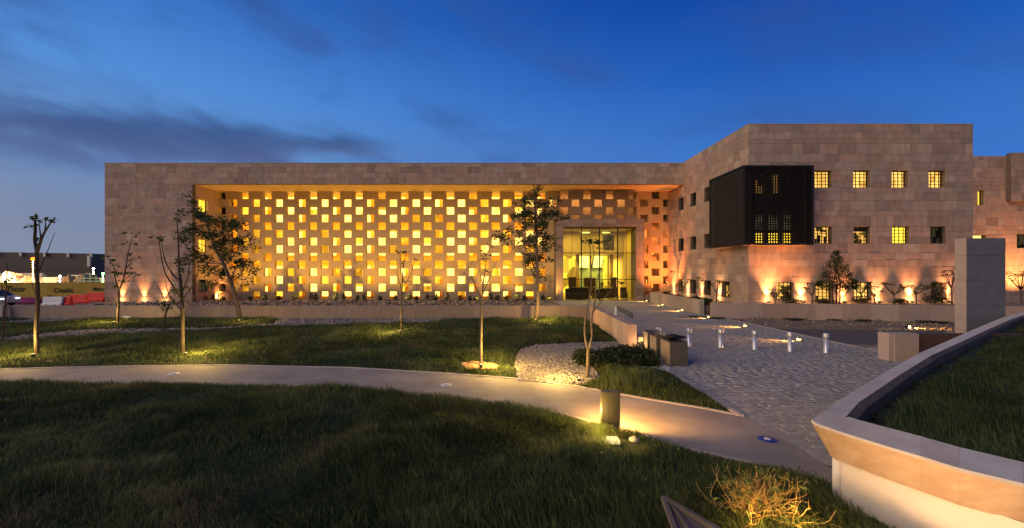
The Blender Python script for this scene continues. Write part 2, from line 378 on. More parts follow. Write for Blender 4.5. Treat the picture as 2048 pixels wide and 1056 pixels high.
def sheet(name, poly, z, m, kind='structure', hfun=None, grid=None, thick=None):
    """ground sheet over a polygon; follows hfun if given (fine triangulated grid clipped by cell)"""
    if hfun is None:
        mb = MB()
        if thick: mb.prism(poly, z - thick, z)
        else: mb.add([(x, y, z) for x, y in poly], [tuple(range(len(poly)))])
        return mb.build(name, m, kind=kind)
    xs = np.array([p[0] for p in poly]); ys = np.array([p[1] for p in poly])
    gx = np.arange(xs.min(), xs.max() + grid, grid); gy = np.arange(ys.min(), ys.max() + grid, grid)
    X, Y = np.meshgrid(gx, gy); ins = inpoly(X + grid / 2, Y + grid / 2, poly)
    Z = hfun(X, Y); nx = len(gx); v = np.stack([X, Y, Z], -1).reshape(-1, 3)
    j, i = np.nonzero(ins[:-1, :-1]); k = j * nx + i
    fs = np.stack([k, k + 1, k + nx + 1, k + nx], 1)
    used = np.unique(fs); remap = np.full(len(v), -1); remap[used] = np.arange(len(used))
    me = bpy.data.meshes.new(name); me.from_pydata(v[used].tolist(), [], remap[fs].tolist()); me.materials.append(m)
    me.polygons.foreach_set('use_smooth', [True] * len(me.polygons))
    o = bpy.data.objects.new(name, me); COL.objects.link(o); o['kind'] = kind
    return o

# ================================================================== GROUND
MB().add([(-3000, -200, -0.12), (3000, -200, -0.12), (3000, 6000, -0.12), (-3000, 6000, -0.12)], [(0, 1, 2, 3)]).build('ground', M['ground'], kind='structure')
PX0, PX1 = 5.3, 14.3                                     # the paved approach runs straight to the entrance
far_edge = [G(*p) for p in [(-500, 744), (0, 739), (200, 734), (450, 731), (700, 736), (900, 748), (1020, 757), (1150, 773), (1300, 800), (1410, 818)]] + [(PX0, 9.3)]
near_edge = [G(*p) for p in [(-500, 774), (0, 770), (330, 768), (530, 775), (700, 783), (900, 797), (1020, 812), (1130, 830), (1200, 850), (1300, 882), (1400, 905), (1500, 928)]] + [(PX0 - 0.25, 6.3), (PX0, 6.1)]
path_poly = far_edge + near_edge[::-1]
sheet('garden_path', path_poly, 0.012, M['concrete'], thick=0.1)
def ribbon(name, pts, w, z0, z1, m, kind='structure'):
    mb = MB(); n = len(pts); l = []; r = []
    for i in range(n):
        a = Vector(pts[max(0, i - 1)]); b = Vector(pts[min(n - 1, i + 1)]); d = (b - a).normalized(); nn = Vector((-d.y, d.x)) * w / 2
        p = Vector(pts[i]); l.append(p + nn); r.append(p - nn)
    for i in range(n - 1):
        mb.loft([[(*r[i], z0), (*l[i], z0), (*l[i], z1), (*r[i], z1)], [(*r[i + 1], z0), (*l[i + 1], z0), (*l[i + 1], z1), (*r[i + 1], z1)]])
    return mb.build(name, m, kind=kind)
ribbon('path_kerb', far_edge, 0.10, -0.05, 0.03, M['edging'])
ribbon('path_kerb', near_edge[:-1], 0.10, -0.05, 0.03, M['edging'])
# the paved approach: a bed with setts laid in slightly wavy rows
plaza = sheet('plaza', [(PX0, 3.5), (PX1 + 0.5, 3.5), (PX1 + 0.5, 45.6), (PX0, 45.6)], -0.018, M['joint'])
ribbon('plaza_kerb', [(PX0 - 0.06, 9.3), (PX0 - 0.06, 17.1)], 0.12, -0.1, 0.035, M['edging'])
ribbon('plaza_kerb', [(PX1 + 0.56, 3.6), (PX1 + 0.56, 29.0)], 0.14, -0.1, 0.02, M['edging'])
setts = []
y = 3.6
while y < 45.4:
    d = random.uniform(0.10, 0.17); x = PX0 + 0.02 + random.uniform(0, 0.05)
    while x < PX1 + 0.45:
        w = random.uniform(0.2, 0.5); x1 = min(x + w, PX1 + 0.48)
        wv = 0.05 * math.sin(x * 1.1 + y * 0.5) + 0.03 * math.sin(x * 2.7)
        if x1 - x > 0.06: setts.append((x, x1, y + wv, d, random.gauss(0, 0.0025), random.gauss(0, 0.006), random.gauss(0, 0.004)))
        x = x1 + 0.007
    y += d + 0.015
def in_view(x, y): return y > 5.2 and abs((x * F / y) + CX - 1024) < 1024
def sett_tint():
    k = random.choice([(0.222, 0.216, 0.196), (0.235, 0.229, 0.207), (0.207, 0.202, 0.185), (0.23, 0.219, 0.195), (0.245, 0.239, 0.216)]); j = random.uniform(1.3, 1.65)
    return tuple(c * j for c in k)
unit = MB().add([(-.5, -.5, -1), (.5, -.5, -1), (.5, .5, -1), (-.5, .5, -1), (-.5, -.5, -.2), (.5, -.5, -.2), (.5, .5, -.2), (-.5, .5, -.2), (-.46, -.43, 0), (.46, -.43, 0), (.46, .43, 0), (-.46, .43, 0)],
    [(0, 1, 5, 4), (1, 2, 6, 5), (2, 3, 7, 6), (3, 0, 4, 7), (4, 5, 9, 8), (5, 6, 10, 9), (6, 7, 11, 10), (7, 4, 8, 11), (8, 9, 10, 11)])
sett_me = bpy.data.meshes.new('paving_sett'); sett_me.from_pydata(unit.v, [], unit.f); sett_me.materials.append(M['sett'])
PLAN_CORNER = lambda x, y: x > 4.6 and y < 6.2 + 0.78 * (x - 4.4)      # below the raised bed
vis = sorted([s for s in setts if in_view(s[0], s[2]) and not PLAN_CORNER(s[0], s[2])], key=lambda s: -(s[1] - s[0]) * s[3] / s[2] ** 3)
single = set(id(s) for s in vis[:300])
jb = []; jt = []
uv = np.array(unit.v)
for s in setts:
    x0, x1, yy, d, dzz, tx, ty = s
    if PLAN_CORNER(x0, yy): continue
    if id(s) in single:
        o = bpy.data.objects.new('paving_sett', sett_me); COL.objects.link(o); o.parent = plaza
        o.location = ((x0 + x1) / 2, yy + d / 2, dzz); o.scale = (x1 - x0, d, 0.06); o.rotation_euler = (tx * 2.5, ty * 1.2, 0); o.color = (*sett_tint(), 1)
    else:
        v = uv * np.array([x1 - x0, d, 0.06]); v[:, 2] += v[:, 0] * ty + v[:, 1] * tx * 2.5
        jb.append(v + np.array([(x0 + x1) / 2, yy + d / 2, dzz])); jt.append(sett_tint())
npmesh('paving_setts', np.array(jb), 12, unit.f, M['settj'], np.array(jt), plaza)

# right of the approach: bare sandy soil with a strip of asphalt
sheet('sandy_verge', [(PX1 + 0.64, 3), (60, 3), (60, 29.5), (PX1 + 0.64, 29.5)], -0.02, M['soil'])
sheet('asphalt_lane', [(PX1 + 0.66, 18.6), (40, 17.2), (40, 21.2), (PX1 + 0.66, 23.4)], -0.012, M['asphalt'])
ribbon('lane_kerb', [(PX1 + 0.66, 17.3), (20, 17.0), (40, 16.6)], 0.14, -0.1, 0.05, M['edging'])
# the yard in front of the screen, seen over the low wall
sheet('yard', [(-60, 26.7), (PX0 + 0.4, 26.7), (PX0 + 0.4, 49), (-60, 49)], -0.02, M['yard'])
sheet('entrance_bed', [(PX1 + 0.65, 29.3), (40, 29.3), (40, 32.2), (18.6, 32.2), (18.6, 47.6), (PX1 + 0.65, 47.6)], 0.0, M['soil'])
# garden soil under everything on the left
def HL(X, Y): return H(X, Y) - 0.03
sheet('garden_soil', [(-60, 12.5), (PX0 - 0.1, 9), (PX0 - 0.1, 26.5), (-60, 26.5)], 0, M['soil'], hfun=lambda X, Y: H(X, Y) - 0.06, grid=0.5)

# ------------------------------------------------------------------ lawns
gp = [G(*p) for p in [(1038, 762), (1031, 735), (1033, 714), (1042, 700), (1070, 691), (1150, 687), (1262, 684), (1278, 702), (1240, 708), (1196, 712), (1188, 738), (1200, 752), (1170, 772)]]
strip1 = [G(*p) for p in [(-60, 690), (5, 685), (60, 681), (130, 676), (200, 672), (330, 665), (440, 660), (545, 653), (700, 651), (850, 648), (945, 638), (840, 637), (700, 637), (560, 639), (545, 649), (440, 656), (330, 658), (240, 659), (150, 662), (80, 669), (-60, 681)]]
strip2 = [G(*p) for p in [(-60, 653), (0, 650), (100, 646), (150, 643), (212, 635), (225, 633), (108, 634), (60, 641), (-60, 648)]]
cover = [G(*p) for p in [(1190, 712), (1240, 704), (1280, 702), (1312, 724), (1318, 736), (1260, 738), (1192, 738)]]
small_lawn = [G(*p) for p in [(1165, 770), (1195, 742), (1315, 741), (1335, 752), (1400, 789), (1470, 824)]] + [(PX0 - 0.14, 9.45)] + [G(*p) for p in [(1410, 816), (1300, 798)]]
mid_far = far_edge[:-3]
mid_lawn = [(x, y + 0.06) for x, y in far_edge if x < 4] + [(PX0 - 0.14, 9.6), (PX0 - 0.14, 17.1), (5.15, 17.2), (5.3, 26.2), (-45, 26.2)]
holes = [gp, strip1, strip2, cover]
front_lawn = [(x, y - 0.07) for x, y in near_edge[:-1]] + [(4.62, 5.9), (5.2, 3.5), (3.2, 1.5), (-30, 1.5)]
chip_c = G(960, 737)
def lawn_h(poly, amp, seed):
    def f(X, Y):
        e = sst(0, 0.7, polydist(X, Y, poly))
        n = 0.55 * vnoise(X, Y, 0.55, seed) + 0.3 * vnoise(X, Y, 1.3, seed + 1) + 0.15 * vnoise(X, Y, 3.1, seed + 2)
        return H(X, Y) + (0.02 + amp * n) * e
    return f
hm = lawn_h(mid_lawn, 0.16, 3); hf = lawn_h(front_lawn, 0.26, 5)
def hm2(X, Y):
    z = hm(X, Y)
    for p in holes:
        d = np.where(inpoly(X, Y, p), 0, polydist(X, Y, p)); z = H(X, Y) + (z - H(X, Y)) * sst(0, 0.5, d) - 0.05 * (d < 0.05)
    return z
lawn_m = sheet('lawn', mid_lawn, 0, M['turf'], hfun=hm2, grid=0.25)
lawn_f = sheet('lawn', front_lawn, 0, M['turf'], hfun=hf, grid=0.2)
def blades(name, poly, dens, hfun, hmin, hmax, width, excl=(), ymin=0, parent=None, lean=0.55, margin=1.25, seed=0, dark=0.0):
    xs = np.array([p[0] for p in poly]); ys = np.array([p[1] for p in poly])
    y0 = max(ys.min(), ymin); y1 = ys.max(); x0, x1 = xs.min(), xs.max()
    N = int((x1 - x0) * (y1 - y0) * dens(None))
    x = rng.uniform(x0, x1, N); y = rng.uniform(y0, y1, N)
    k = inpoly(x, y, poly)
    for p in excl: k &= ~inpoly(x, y, p)
    px = x * F / np.maximum(y, 0.5) + CX
    k &= (px > 1024 - 1024 * margin) & (px < 1024 + 1024 * margin)
    k &= rng.random(N) < dens(y) / dens(None) * (0.45 + 0.75 * vnoise(x, y, 0.9, 11 + seed))
    x, y = x[k], y[k]; n = len(x)
    hgt = rng.uniform(hmin, hmax, n) * (0.35 + 1.2 * vnoise(x, y, 1.0, 21 + seed) * (0.6 + 0.8 * vnoise(x, y, 3.3, 23 + seed)))
    ang = 2 * np.pi * (0.55 * vnoise(x, y, 0.7, 31 + seed) + 0.25 * vnoise(x, y, 2.3, 41 + seed)) + rng.normal(0, 0.85, n) + 0.3
    ln = np.clip(rng.normal(lean, 0.25, n), 0.05, 1.3)
    dxx, dyy = np.cos(ang), np.sin(ang)
    wang = rng.uniform(0, np.pi, n); wx, wy = np.cos(wang), np.sin(wang)
    w = width * rng.uniform(0.6, 1.3, n) * (1 + 0.055 * np.maximum(0, y - 6))
    z = hfun(x, y) - 0.015
    B = np.stack([x, y, z], 1); side_ = np.stack([wx, wy, np.zeros(n)], 1) * (w / 2)[:, None]
    mid = B + np.stack([dxx * hgt * ln * 0.35, dyy * hgt * ln * 0.35, hgt * 0.62], 1)
    tip = B + np.stack([dxx * hgt * ln, dyy * hgt * ln, hgt * (1.05 - 0.35 * ln)], 1)
    v = np.stack([B - side_, B + side_, mid + side_ * 0.8, mid - side_ * 0.8, tip], 1)
    tint = np.clip(0.15 + 0.5 * vnoise(x, y, 0.6, 51 + seed) * vnoise(x, y, 2.1, 61 + seed) * 1.8 + rng.normal(0, 0.24, n), 0, 1) * (1 - dark)
    dry = np.clip(vnoise(x, y, 1.4, 71 + seed) * vnoise(x, y, 0.45, 81 + seed) * 2.2 - 1.15 + rng.normal(0, 0.14, n), 0, 0.6)[:, None]
    a_, b_, c_ = np.array((0.022, 0.042, 0.010)), np.array((0.15, 0.185, 0.058)), np.array((0.24, 0.18, 0.075))
    col = a_ + (b_ - a_) * tint[:, None]; col = col + (c_ - col) * dry
    return npmesh(name, v, 5, [(0, 1, 2, 3), (3, 2, 4)], M['blade'], col, parent)
def df(y): return 3000 if y is None else np.clip(3000 * (6.5 / np.maximum(y, 4)) ** 1.4, 700, 3000)
def dm(y): return 1100 if y is None else np.clip(1100 * (13.0 / np.maximum(y, 9)) ** 1.6, 330, 1100)
chipring = [(chip_c[0] + 0.62 * math.cos(a), chip_c[1] + 0.5 * math.sin(a)) for a in np.linspace(0, 6.28, 14)]
clear = [(bx0 + 0.10 + 0.42 * math.cos(a), by0 - 0.15 + 0.46 * math.sin(a)) for bx0, by0 in (G(1226, 897),) for a in np.linspace(0, 6.0, 12)]
blades('grass', front_lawn, df, hf, 0.12, 0.24, 0.0080, ymin=4.2, lean=0.58, excl=[clear])
blades('grass', mid_lawn, dm, hm2, 0.09, 0.20, 0.010, excl=[gp, strip1, strip2, cover, chipring], seed=4)

# ------------------------------------------------------------------ pebbles
ICO = None
def ico():
    p = (1 + 5 ** .5) / 2
    v = np.array([(-1, p, 0), (1, p, 0), (-1, -p, 0), (1, -p, 0), (0, -1, p), (0, 1, p), (0, -1, -p), (0, 1, -p), (p, 0, -1), (p, 0, 1), (-p, 0, -1), (-p, 0, 1)]) / math.sqrt(1 + p * p)
    f = [(0, 11, 5), (0, 5, 1), (0, 1, 7), (0, 7, 10), (0, 10, 11), (1, 5, 9), (5, 11, 4), (11, 10, 2), (10, 7, 6), (7, 1, 8), (3, 9, 4), (3, 4, 2), (3, 2, 6), (3, 6, 8), (3, 8, 9), (4, 9, 5), (2, 4, 11), (6, 2, 10), (8, 6, 7), (9, 8, 1)]
    return v, f
IV, IF = ico()
def pebbles(name, poly, dens, size, zf, tints, kind='stuff', parent=None):
    xs = [p[0] for p in poly]; ys = [p[1] for p in poly]
    N = int((max(xs) - min(xs)) * (max(ys) - min(ys)) * dens)
    x = rng.uniform(min(xs), max(xs), N); y = rng.uniform(min(ys), max(ys), N); k = inpoly(x, y, poly); x, y = x[k], y[k]; n = len(x)
    s = size * rng.uniform(0.6, 1.4, (n, 1, 1)) * np.array([1, 1, 0.6]) * rng.uniform(0.75, 1.25, (n, 1, 3))
    a = rng.uniform(0, 6.28, n); c, sn = np.cos(a), np.sin(a)
    v = IV[None] * (1 + rng.normal(0, 0.13, (n, 12, 1))) * s
    v = np.stack([v[..., 0] * c[:, None] - v[..., 1] * sn[:, None], v[..., 0] * sn[:, None] + v[..., 1] * c[:, None], v[..., 2]], -1)
    z = zf(x, y); v = v + np.stack([x, y, z + rng.uniform(0, size * 0.5, n)], -1)[:, None, :]
    tt = np.array(tints)[rng.integers(0, len(tints), n)] * rng.uniform(0.75, 1.25, (n, 1))
    return npmesh(name, v, 12, IF, M['pebble'], tt, parent, kind)
PT = [(0.27, 0.24, 0.225), (0.21, 0.19, 0.18), (0.34, 0.30, 0.27), (0.15, 0.14, 0.135), (0.28, 0.24, 0.21)]
tag(pebbles('gravel', gp, 420, 0.040, lambda x, y: H(x, y) + 0.01, PT), kind='stuff')
pebbles('gravel', strip1, 90, 0.06, lambda x, y: H(x, y) + 0.01, PT)
pebbles('gravel', strip2, 90, 0.06, lambda x, y: H(x, y) + 0.01, PT)
pebbles('gravel', [G(*p) for p in [(1268, 737), (1335, 736), (1340, 745), (1300, 742)]], 200, 0.05, lambda x, y: H(x, y) + 0.02, [(0.5, 0.48, 0.46)])
YT = [(0.40, 0.31, 0.21), (0.30, 0.23, 0.16), (0.46, 0.37, 0.26), (0.20, 0.15, 0.11)]
pebbles('rubble', [(-38, 37), (5.2, 37), (5.2, 45.5), (-38, 45.5)], 6, 0.13, lambda x, y: x * 0 - 0.02, YT)
pebbles('rubble', [(14.2, 24.6), (34, 24.0), (34, 26.2), (14.2, 28.6)], 5, 0.07, lambda x, y: x * 0 - 0.02, [(0.26, 0.20, 0.14), (0.2, 0.15, 0.11), (0.32, 0.25, 0.18)])
pebbles('rubble', [at(1755, 656, 23.4)[:2], at(1905, 655, 23.8)[:2], at(1905, 662, 22.6)[:2], at(1760, 662, 22.6)[:2]], 30, 0.05, lambda x, y: x * 0, YT)
pebbles('wood_chips', chipring, 900, 0.035, lambda x, y: hm2(x, y) + 0.01, [(0.40, 0.24, 0.12), (0.30, 0.17, 0.08), (0.5, 0.33, 0.18)])

# ================================================================== WALLS WITH OPENINGS, STONE FACING
def grid_wall(us, vs, solid, d0, d1, fm):
    """solid cells of a grid extruded from depth d0 (face) to d1 with clean reveals; fm(u, v, d) -> xyz"""
    mb = MB(); idx = {}; nu, nv = len(us) - 1, len(vs) - 1
    def P(i, j, k):
        if (i, j, k) not in idx: idx[(i, j, k)] = len(mb.v); mb.v.append(fm(us[i], vs[j], (d0, d1)[k]))
        return idx[(i, j, k)]
    def q(*a): mb.f.append(list(a)); mb.c.append(None)
    S_ = lambda i, j: 0 <= i < nu and 0 <= j < nv and solid[j][i]
    for j in range(nv):
        for i in range(nu):
            if not S_(i, j): continue
            q(P(i, j, 0), P(i + 1, j, 0), P(i + 1, j + 1, 0), P(i, j + 1, 0)); q(P(i, j, 1), P(i, j + 1, 1), P(i + 1, j + 1, 1), P(i + 1, j, 1))
            if not S_(i - 1, j): q(P(i, j, 0), P(i, j + 1, 0), P(i, j + 1, 1), P(i, j, 1))
            if not S_(i + 1, j): q(P(i + 1, j, 0), P(i + 1, j, 1), P(i + 1, j + 1, 1), P(i + 1, j + 1, 0))
            if not S_(i, j - 1): q(P(i, j, 0), P(i, j, 1), P(i + 1, j, 1), P(i + 1, j, 0))
            if not S_(i, j + 1): q(P(i, j + 1, 0), P(i + 1, j + 1, 0), P(i + 1, j + 1, 1), P(i, j + 1, 1))
    return mb
def wall_open(u0, u1, z0, z1, ops, d0, d1, fm):
    us = sorted(set([u0, u1] + [a for o in ops for a in o[:2]])); vs = sorted(set([z0, z1] + [a for o in ops for a in o[2:]]))
    sol = [[not any(o[0] <= (us[i] + us[i + 1]) / 2 <= o[1] and o[2] <= (vs[j] + vs[j + 1]) / 2 <= o[3] for o in ops) for i in range(len(us) - 1)] for j in range(len(vs) - 1)]
    return grid_wall(us, vs, sol, d0, d1, fm)
front = lambda Y: (lambda u, v, d: (u, Y + d, v))           # faces the camera
left = lambda X: (lambda u, v, d: (X + d, u, v))            # faces left (-X)
right = lambda X: (lambda u, v, d: (X - d, u, v))           # faces right (+X)
TINTS = [(0.40, 0.30, 0.225), (0.37, 0.27, 0.20), (0.41, 0.285, 0.215), (0.34, 0.255, 0.20), (0.43, 0.325, 0.245), (0.39, 0.265, 0.20), (0.31, 0.225, 0.175), (0.36, 0.285, 0.225)]
def tint1():
    k = random.choice(TINTS); j = random.uniform(0.92, 1.15); return (k[0] * j * 1.02, k[1] * j, k[2] * j * 0.98)
def ashlar(u0, u1, z0, z1, ops, fixed):
    """courses of unequal height, stones of unequal length, cut round the openings"""
    zs = sorted(set([z0, z1] + [f for f in fixed if z0 < f < z1])); cs = []
    for a, b in zip(zs[:-1], zs[1:]):
        z = a
        while z < b - 1e-4:
            h = random.choice([0.78, 0.40, 0.62, 0.78, 0.34, 0.52])
            if b - z - h < 0.28: h = b - z
            h = min(h, b - z); cs.append((z, z + h)); z += h
    out = []
    for a, b in cs:
        iv = [(u0, u1)]
        for o in ops:
            if o[2] < b - 1e-3 and o[3] > a + 1e-3:
                iv = [p for (s, e) in iv for p in ((s, min(e, o[0])), (max(s, o[1]), e)) if p[1] - p[0] > 1e-3]
        for s, e in iv:
            u = s
            while u < e - 1e-3:
                w = random.choice([random.uniform(0.4, 0.9), random.uniform(0.7, 1.4), random.uniform(0.7, 1.4)])
                if e - u - w < 0.4: w = e - u
                out.append((u, u + w, a, b)); u += w
    return out
cube = MB().add([(0, 0, 0), (1, 0, 0), (1, 1, 0), (0, 1, 0), (0, 0, 1), (1, 0, 1), (1, 1, 1), (0, 1, 1)], [(0, 3, 2, 1), (4, 5, 6, 7), (0, 1, 5, 4), (1, 2, 6, 5), (2, 3, 7, 6), (3, 0, 4, 7)])
cube_me = {}
def unit_cube(m):
    if m.name not in cube_me:
        me = bpy.data.meshes.new('stone_block'); me.from_pydata(cube.v, [], cube.f); me.materials.append(m); cube_me[m.name] = me
    return cube_me[m.name]
def piece(name, x0, x1, y0, y1, z0, z1, m, tint, parent):
    o = bpy.data.objects.new(name, unit_cube(m)); COL.objects.link(o); off = rootloc(parent)
    o.location = Vector((x0, y0, z0)) - off; o.scale = (x1 - x0, y1 - y0, z1 - z0); o.color = (*tint, 1); o.parent = parent
    return o
def face_stones(root, jobs, proud=0.03, limit=300, hidden=()):
    """jobs: (wall part, 'front'|'left', plane, stones). The 300 that show largest are parts, the rest one joined part"""
    g = 0.007; rows = []
    for wall, kind, P, st in jobs:
        for (a, b, z0, z1) in st:
            pr = proud * random.uniform(0.75, 1.1)
            bx = (a + g, b - g, P - pr, P + 0.02, z0 + g, z1 - g) if kind == 'front' else (P - pr, P + 0.02, a + g, b - g, z0 + g, z1 - g)
            c = Vector(((bx[0] + bx[1]) / 2, (bx[2] + bx[3]) / 2, 0)); 
            px = (b - a) * (z1 - z0) * F * F / c.y ** 2 * (1 if kind == 'front' else P / c.y)
            rows.append((px, wall, bx, tint1()))
    rows.sort(key=lambda r: -r[0]); rest = MB()
    for k, (px, wall, bx, tn) in enumerate(rows):
        if k < limit: piece('stone', *bx, M['stone'], tn, wall)
        else: rest.box(*bx, tint=tn)
    if rest.v: rest.build('stones', M['stonej'], root, kind='stuff')

def window(root, kind, P, op, pane_m, depth=0.34, bars=(3, 4), grille=True):
    """recessed window: frame, square grille of bars and the lit or dark pane behind"""
    u0, u1, z0, z1 = op; e = 0.003
    def bx(mb, a, b, c, d, d0, d1):
        if kind == 'front': mb.box(a, b, P + d0, P + d1, c, d)
        elif kind == 'left': mb.box(P + d0, P + d1, a, b, c, d)
        else: mb.box(P - d1, P - d0, a, b, c, d)
    fr = MB(); t_ = 0.05
    bx(fr, u0 + e, u0 + t_, z0 + e, z1 - e, depth - 0.06, depth + 0.02); bx(fr, u1 - t_, u1 - e, z0 + e, z1 - e, depth - 0.06, depth + 0.02)
    bx(fr, u0 + t_, u1 - t_, z0 + e, z0 + t_, depth - 0.06, depth + 0.02); bx(fr, u0 + t_, u1 - t_, z1 - t_, z1 - e, depth - 0.06, depth + 0.02)
    w = fr.build('window', M['frame'], root)
    if grille:
        gm = MB(); r = 0.02
        for i in range(1, bars[0] + 1):
            u = u0 + (u1 - u0) * i / (bars[0] + 1); bx(gm, u - r, u + r, z0 + e, z1 - e, depth - 0.2, depth - 0.16)
        for j in range(1, bars[1] + 1):
            z = z0 + (z1 - z0) * j / (bars[1] + 1); bx(gm, u0 + e, u1 - e, z - r, z + r, depth - 0.158, depth - 0.12)
        gm.build('grille', M['frame'], w)
    if grille and pane_m.name.startswith('lit_room_low'):
        fu = MB(); u = u0 + 0.06
        while u < u1 - 0.15:
            wd = random.uniform(0.12, 0.4); hh = random.uniform(0.1, 0.62) * random.choice([0.4, 1, 1]); bx(fu, u, min(u + wd, u1 - 0.06), z0 + 0.06, z0 + 0.06 + hh, depth - 0.03, depth - 0.01); u += wd + random.choice([0.02, 0.25])
        if random.random() < 0.5: bx(fu, u0 + 0.06, u1 - 0.06, z1 - 0.06 - random.uniform(0.1, 0.35), z1 - 0.055, depth - 0.009, depth - 0.003)
        fu.build('furnishing', M['sofa'], w)
    pm = MB(); bx(pm, u0 + t_ * 0.5, u1 - t_ * 0.5, z0 + t_ * 0.5, z1 - t_ * 0.5, depth, depth + 0.015)
    pm.build('pane', pane_m, w)
    return w

# ================================================================== THE LONG WING
YF, YB = 43.4, 47.4; ZR, ZS = 14.13, 12.03; XL, XR = -40.6, 18.53; XRL = -31.66
wing = empty('long_wing', (-11, YF, 0), 'long low sandstone wing with a deep recess and glowing checkerboard screen', 'building')
op_l = [(44.3, 45.7, 9.4, 10.72), (44.3, 45.7, 5.15, 6.5), (44.3, 45.7, 0.95, 2.25)]
fw = grid_wall([XL, XRL, XR], [0, ZS, ZR], [[True, False], [True, True]], 0.0, 0.45, front(YF)).build('front_wall', M['mortar'], wing)
st = ashlar(XL, XRL, 0, ZS, [], []) + ashlar(XL, XR - 0.04, ZS, ZR, [], [])
face_stones(wing, [(fw, 'front', YF, st)])
MB().box(XL, XR, YF - 0.06, YF + 0.5, ZR, ZR + 0.06).build('roof_coping', M['coping'], wing)
MB().box(XL, XR, YF + 0.5, 72, ZR - 0.5, ZR - 0.1).build('roof', M['roof'], wing)
MB().box(XL, XL + 0.4, YF + 0.451, 72, 0, ZR - 0.51).build('end_wall', M['plaster'], wing)
MB().box(XL + 0.41, XR, 71.6, 72, 0, ZR - 0.51).build('rear_wall', M['plaster'], wing)
wall_open(YF + 0.452, YB + 0.5, 0, ZS - 0.002, op_l, 0.0, 0.4, right(XRL)).build('recess_wall', M['plaster'], wing)
for i, o_ in enumerate(op_l): window(wing, 'right', XRL, o_, [M['e_roomb'], M['e_mid'], M['e_dim']][i], bars=(1, 0))
MB().box(XRL - 0.2, XR - 0.003, YF + 0.452, YB + 3.2, ZS, ZS + 0.3).build('soffit', M['plaster'], wing)
# the screen: rows of square openings, every second row shifted by half a step
PER = 2.548; HW = 0.445; RH = ZS / 14.0; C0 = -8.39
PO = (5.75, 15.2, 8.72)                                    # portal: left, right, top
holes_ = []
for r in range(14):
    z1 = ZS - r * RH; z0 = z1 - RH
    for k in range(-12, 14):
        c = C0 + PER * k + (PER / 2 if r % 2 else 0); a, b = max(c - HW, XRL + 0.01), min(c + HW, XR - 0.02)
        if b - a < 0.15: continue
        if r == 13: z0 = 0.02
        zb = z0
        if PO[0] - 0.05 < (a + b) / 2 < PO[1] + 0.05:
            if z1 <= PO[2] + 0.05: continue
            zb = max(z0, PO[2] + 0.06)
            if z1 - zb < 0.3: continue
        if (a < PO[0] < b or a < PO[1] < b) and z0 < PO[2]: continue
        holes_.append((a, b, zb, z1))
us = sorted(set([round(v, 4) for v in [XRL + 0.0, XR - 0.01, PO[0], PO[1]] + [h[i] for h in holes_ for i in (0, 1)]]))
vs = sorted(set([round(v, 4) for v in [0, ZS - 0.002, PO[2]] + [min(h[i], ZS - 0.002) for h in holes_ for i in (2, 3)]]))
hset = holes_ + [(PO[0], PO[1], 0, PO[2])]
us = [u for i, u in enumerate(us) if i == 0 or u - us[i - 1] > 0.001]; vs = [v for i, v in enumerate(vs) if i == 0 or v - vs[i - 1] > 0.001]
sol = [[not any(h[0] < (us[i] + us[i + 1]) / 2 < h[1] and h[2] < (vs[j] + vs[j + 1]) / 2 < h[3] for h in hset) for i in range(len(us) - 1)] for j in range(len(vs) - 1)]
screen = grid_wall(us, vs, sol, 0.0, 0.42, front(YB)).build('perforated_screen', M['screen'], wing)
# inner facade 1.6 m behind it: piers, spandrels and lit glazing
YI = 49.45
inner = MB()
for a, b in ((0.0, 0.2), (3.75, 4.95), (7.75, 8.8), (11.75, ZS)): inner.box(XRL, 5.8, YI - 0.12, YI + 0.35, a, b - 0.002)
k = 0; xp = XRL + 0.9
piers = []
while xp < 5.5:
    piers.append(xp)
    for a, b in ((0.2, 3.75), (4.95, 7.75), (8.8, 11.75)): inner.box(xp - 0.42, xp + 0.42, YI - 0.2, YI + 0.3, a + 0.002, b - 0.004)
    xp += 3.98
inner.build('inner_facade', M['amber'], wing)
for (a, b) in ((0.2, 3.75), (4.95, 7.75), (8.8, 11.75)):
    for i, p in enumerate(piers):
        q1 = piers[i + 1] if i + 1 < len(piers) else 5.8
        n = 3; x0 = p + 0.42; x1 = q1 - 0.42 if i + 1 < len(piers) else q1
        for c in range(n):
            rows = 2 if b - a < 3 else 3
            for r in range(rows):
                xa = x0 + (x1 - x0) * c / n; xb = x0 + (x1 - x0) * (c + 1) / n; za = a + (b - a) * r / rows; zb = a + (b - a) * (r + 1) / rows
                u = random.random(); far = abs(xa + 12) / 22
                m_ = M['e_white'] if u > 0.30 + 0.35 * max(0, far - 0.55) + (0.15 if a < 1 else 0) else (M['e_mid'] if u > 0.12 else M['e_low'])
                if xa < -28.5: m_ = M['e_low'] if u < 0.6 else M['e_mid']
                MB().box(xa + 0.02, xb - 0.02, YI, YI + 0.03, za + 0.015, zb - 0.015).build('lit_pane', m_, wing)
MB().box(XRL, 5.8, YI + 0.36, YI + 0.5, 0, ZS - 0.01).build('rear_partition', M['plaster'], wing)
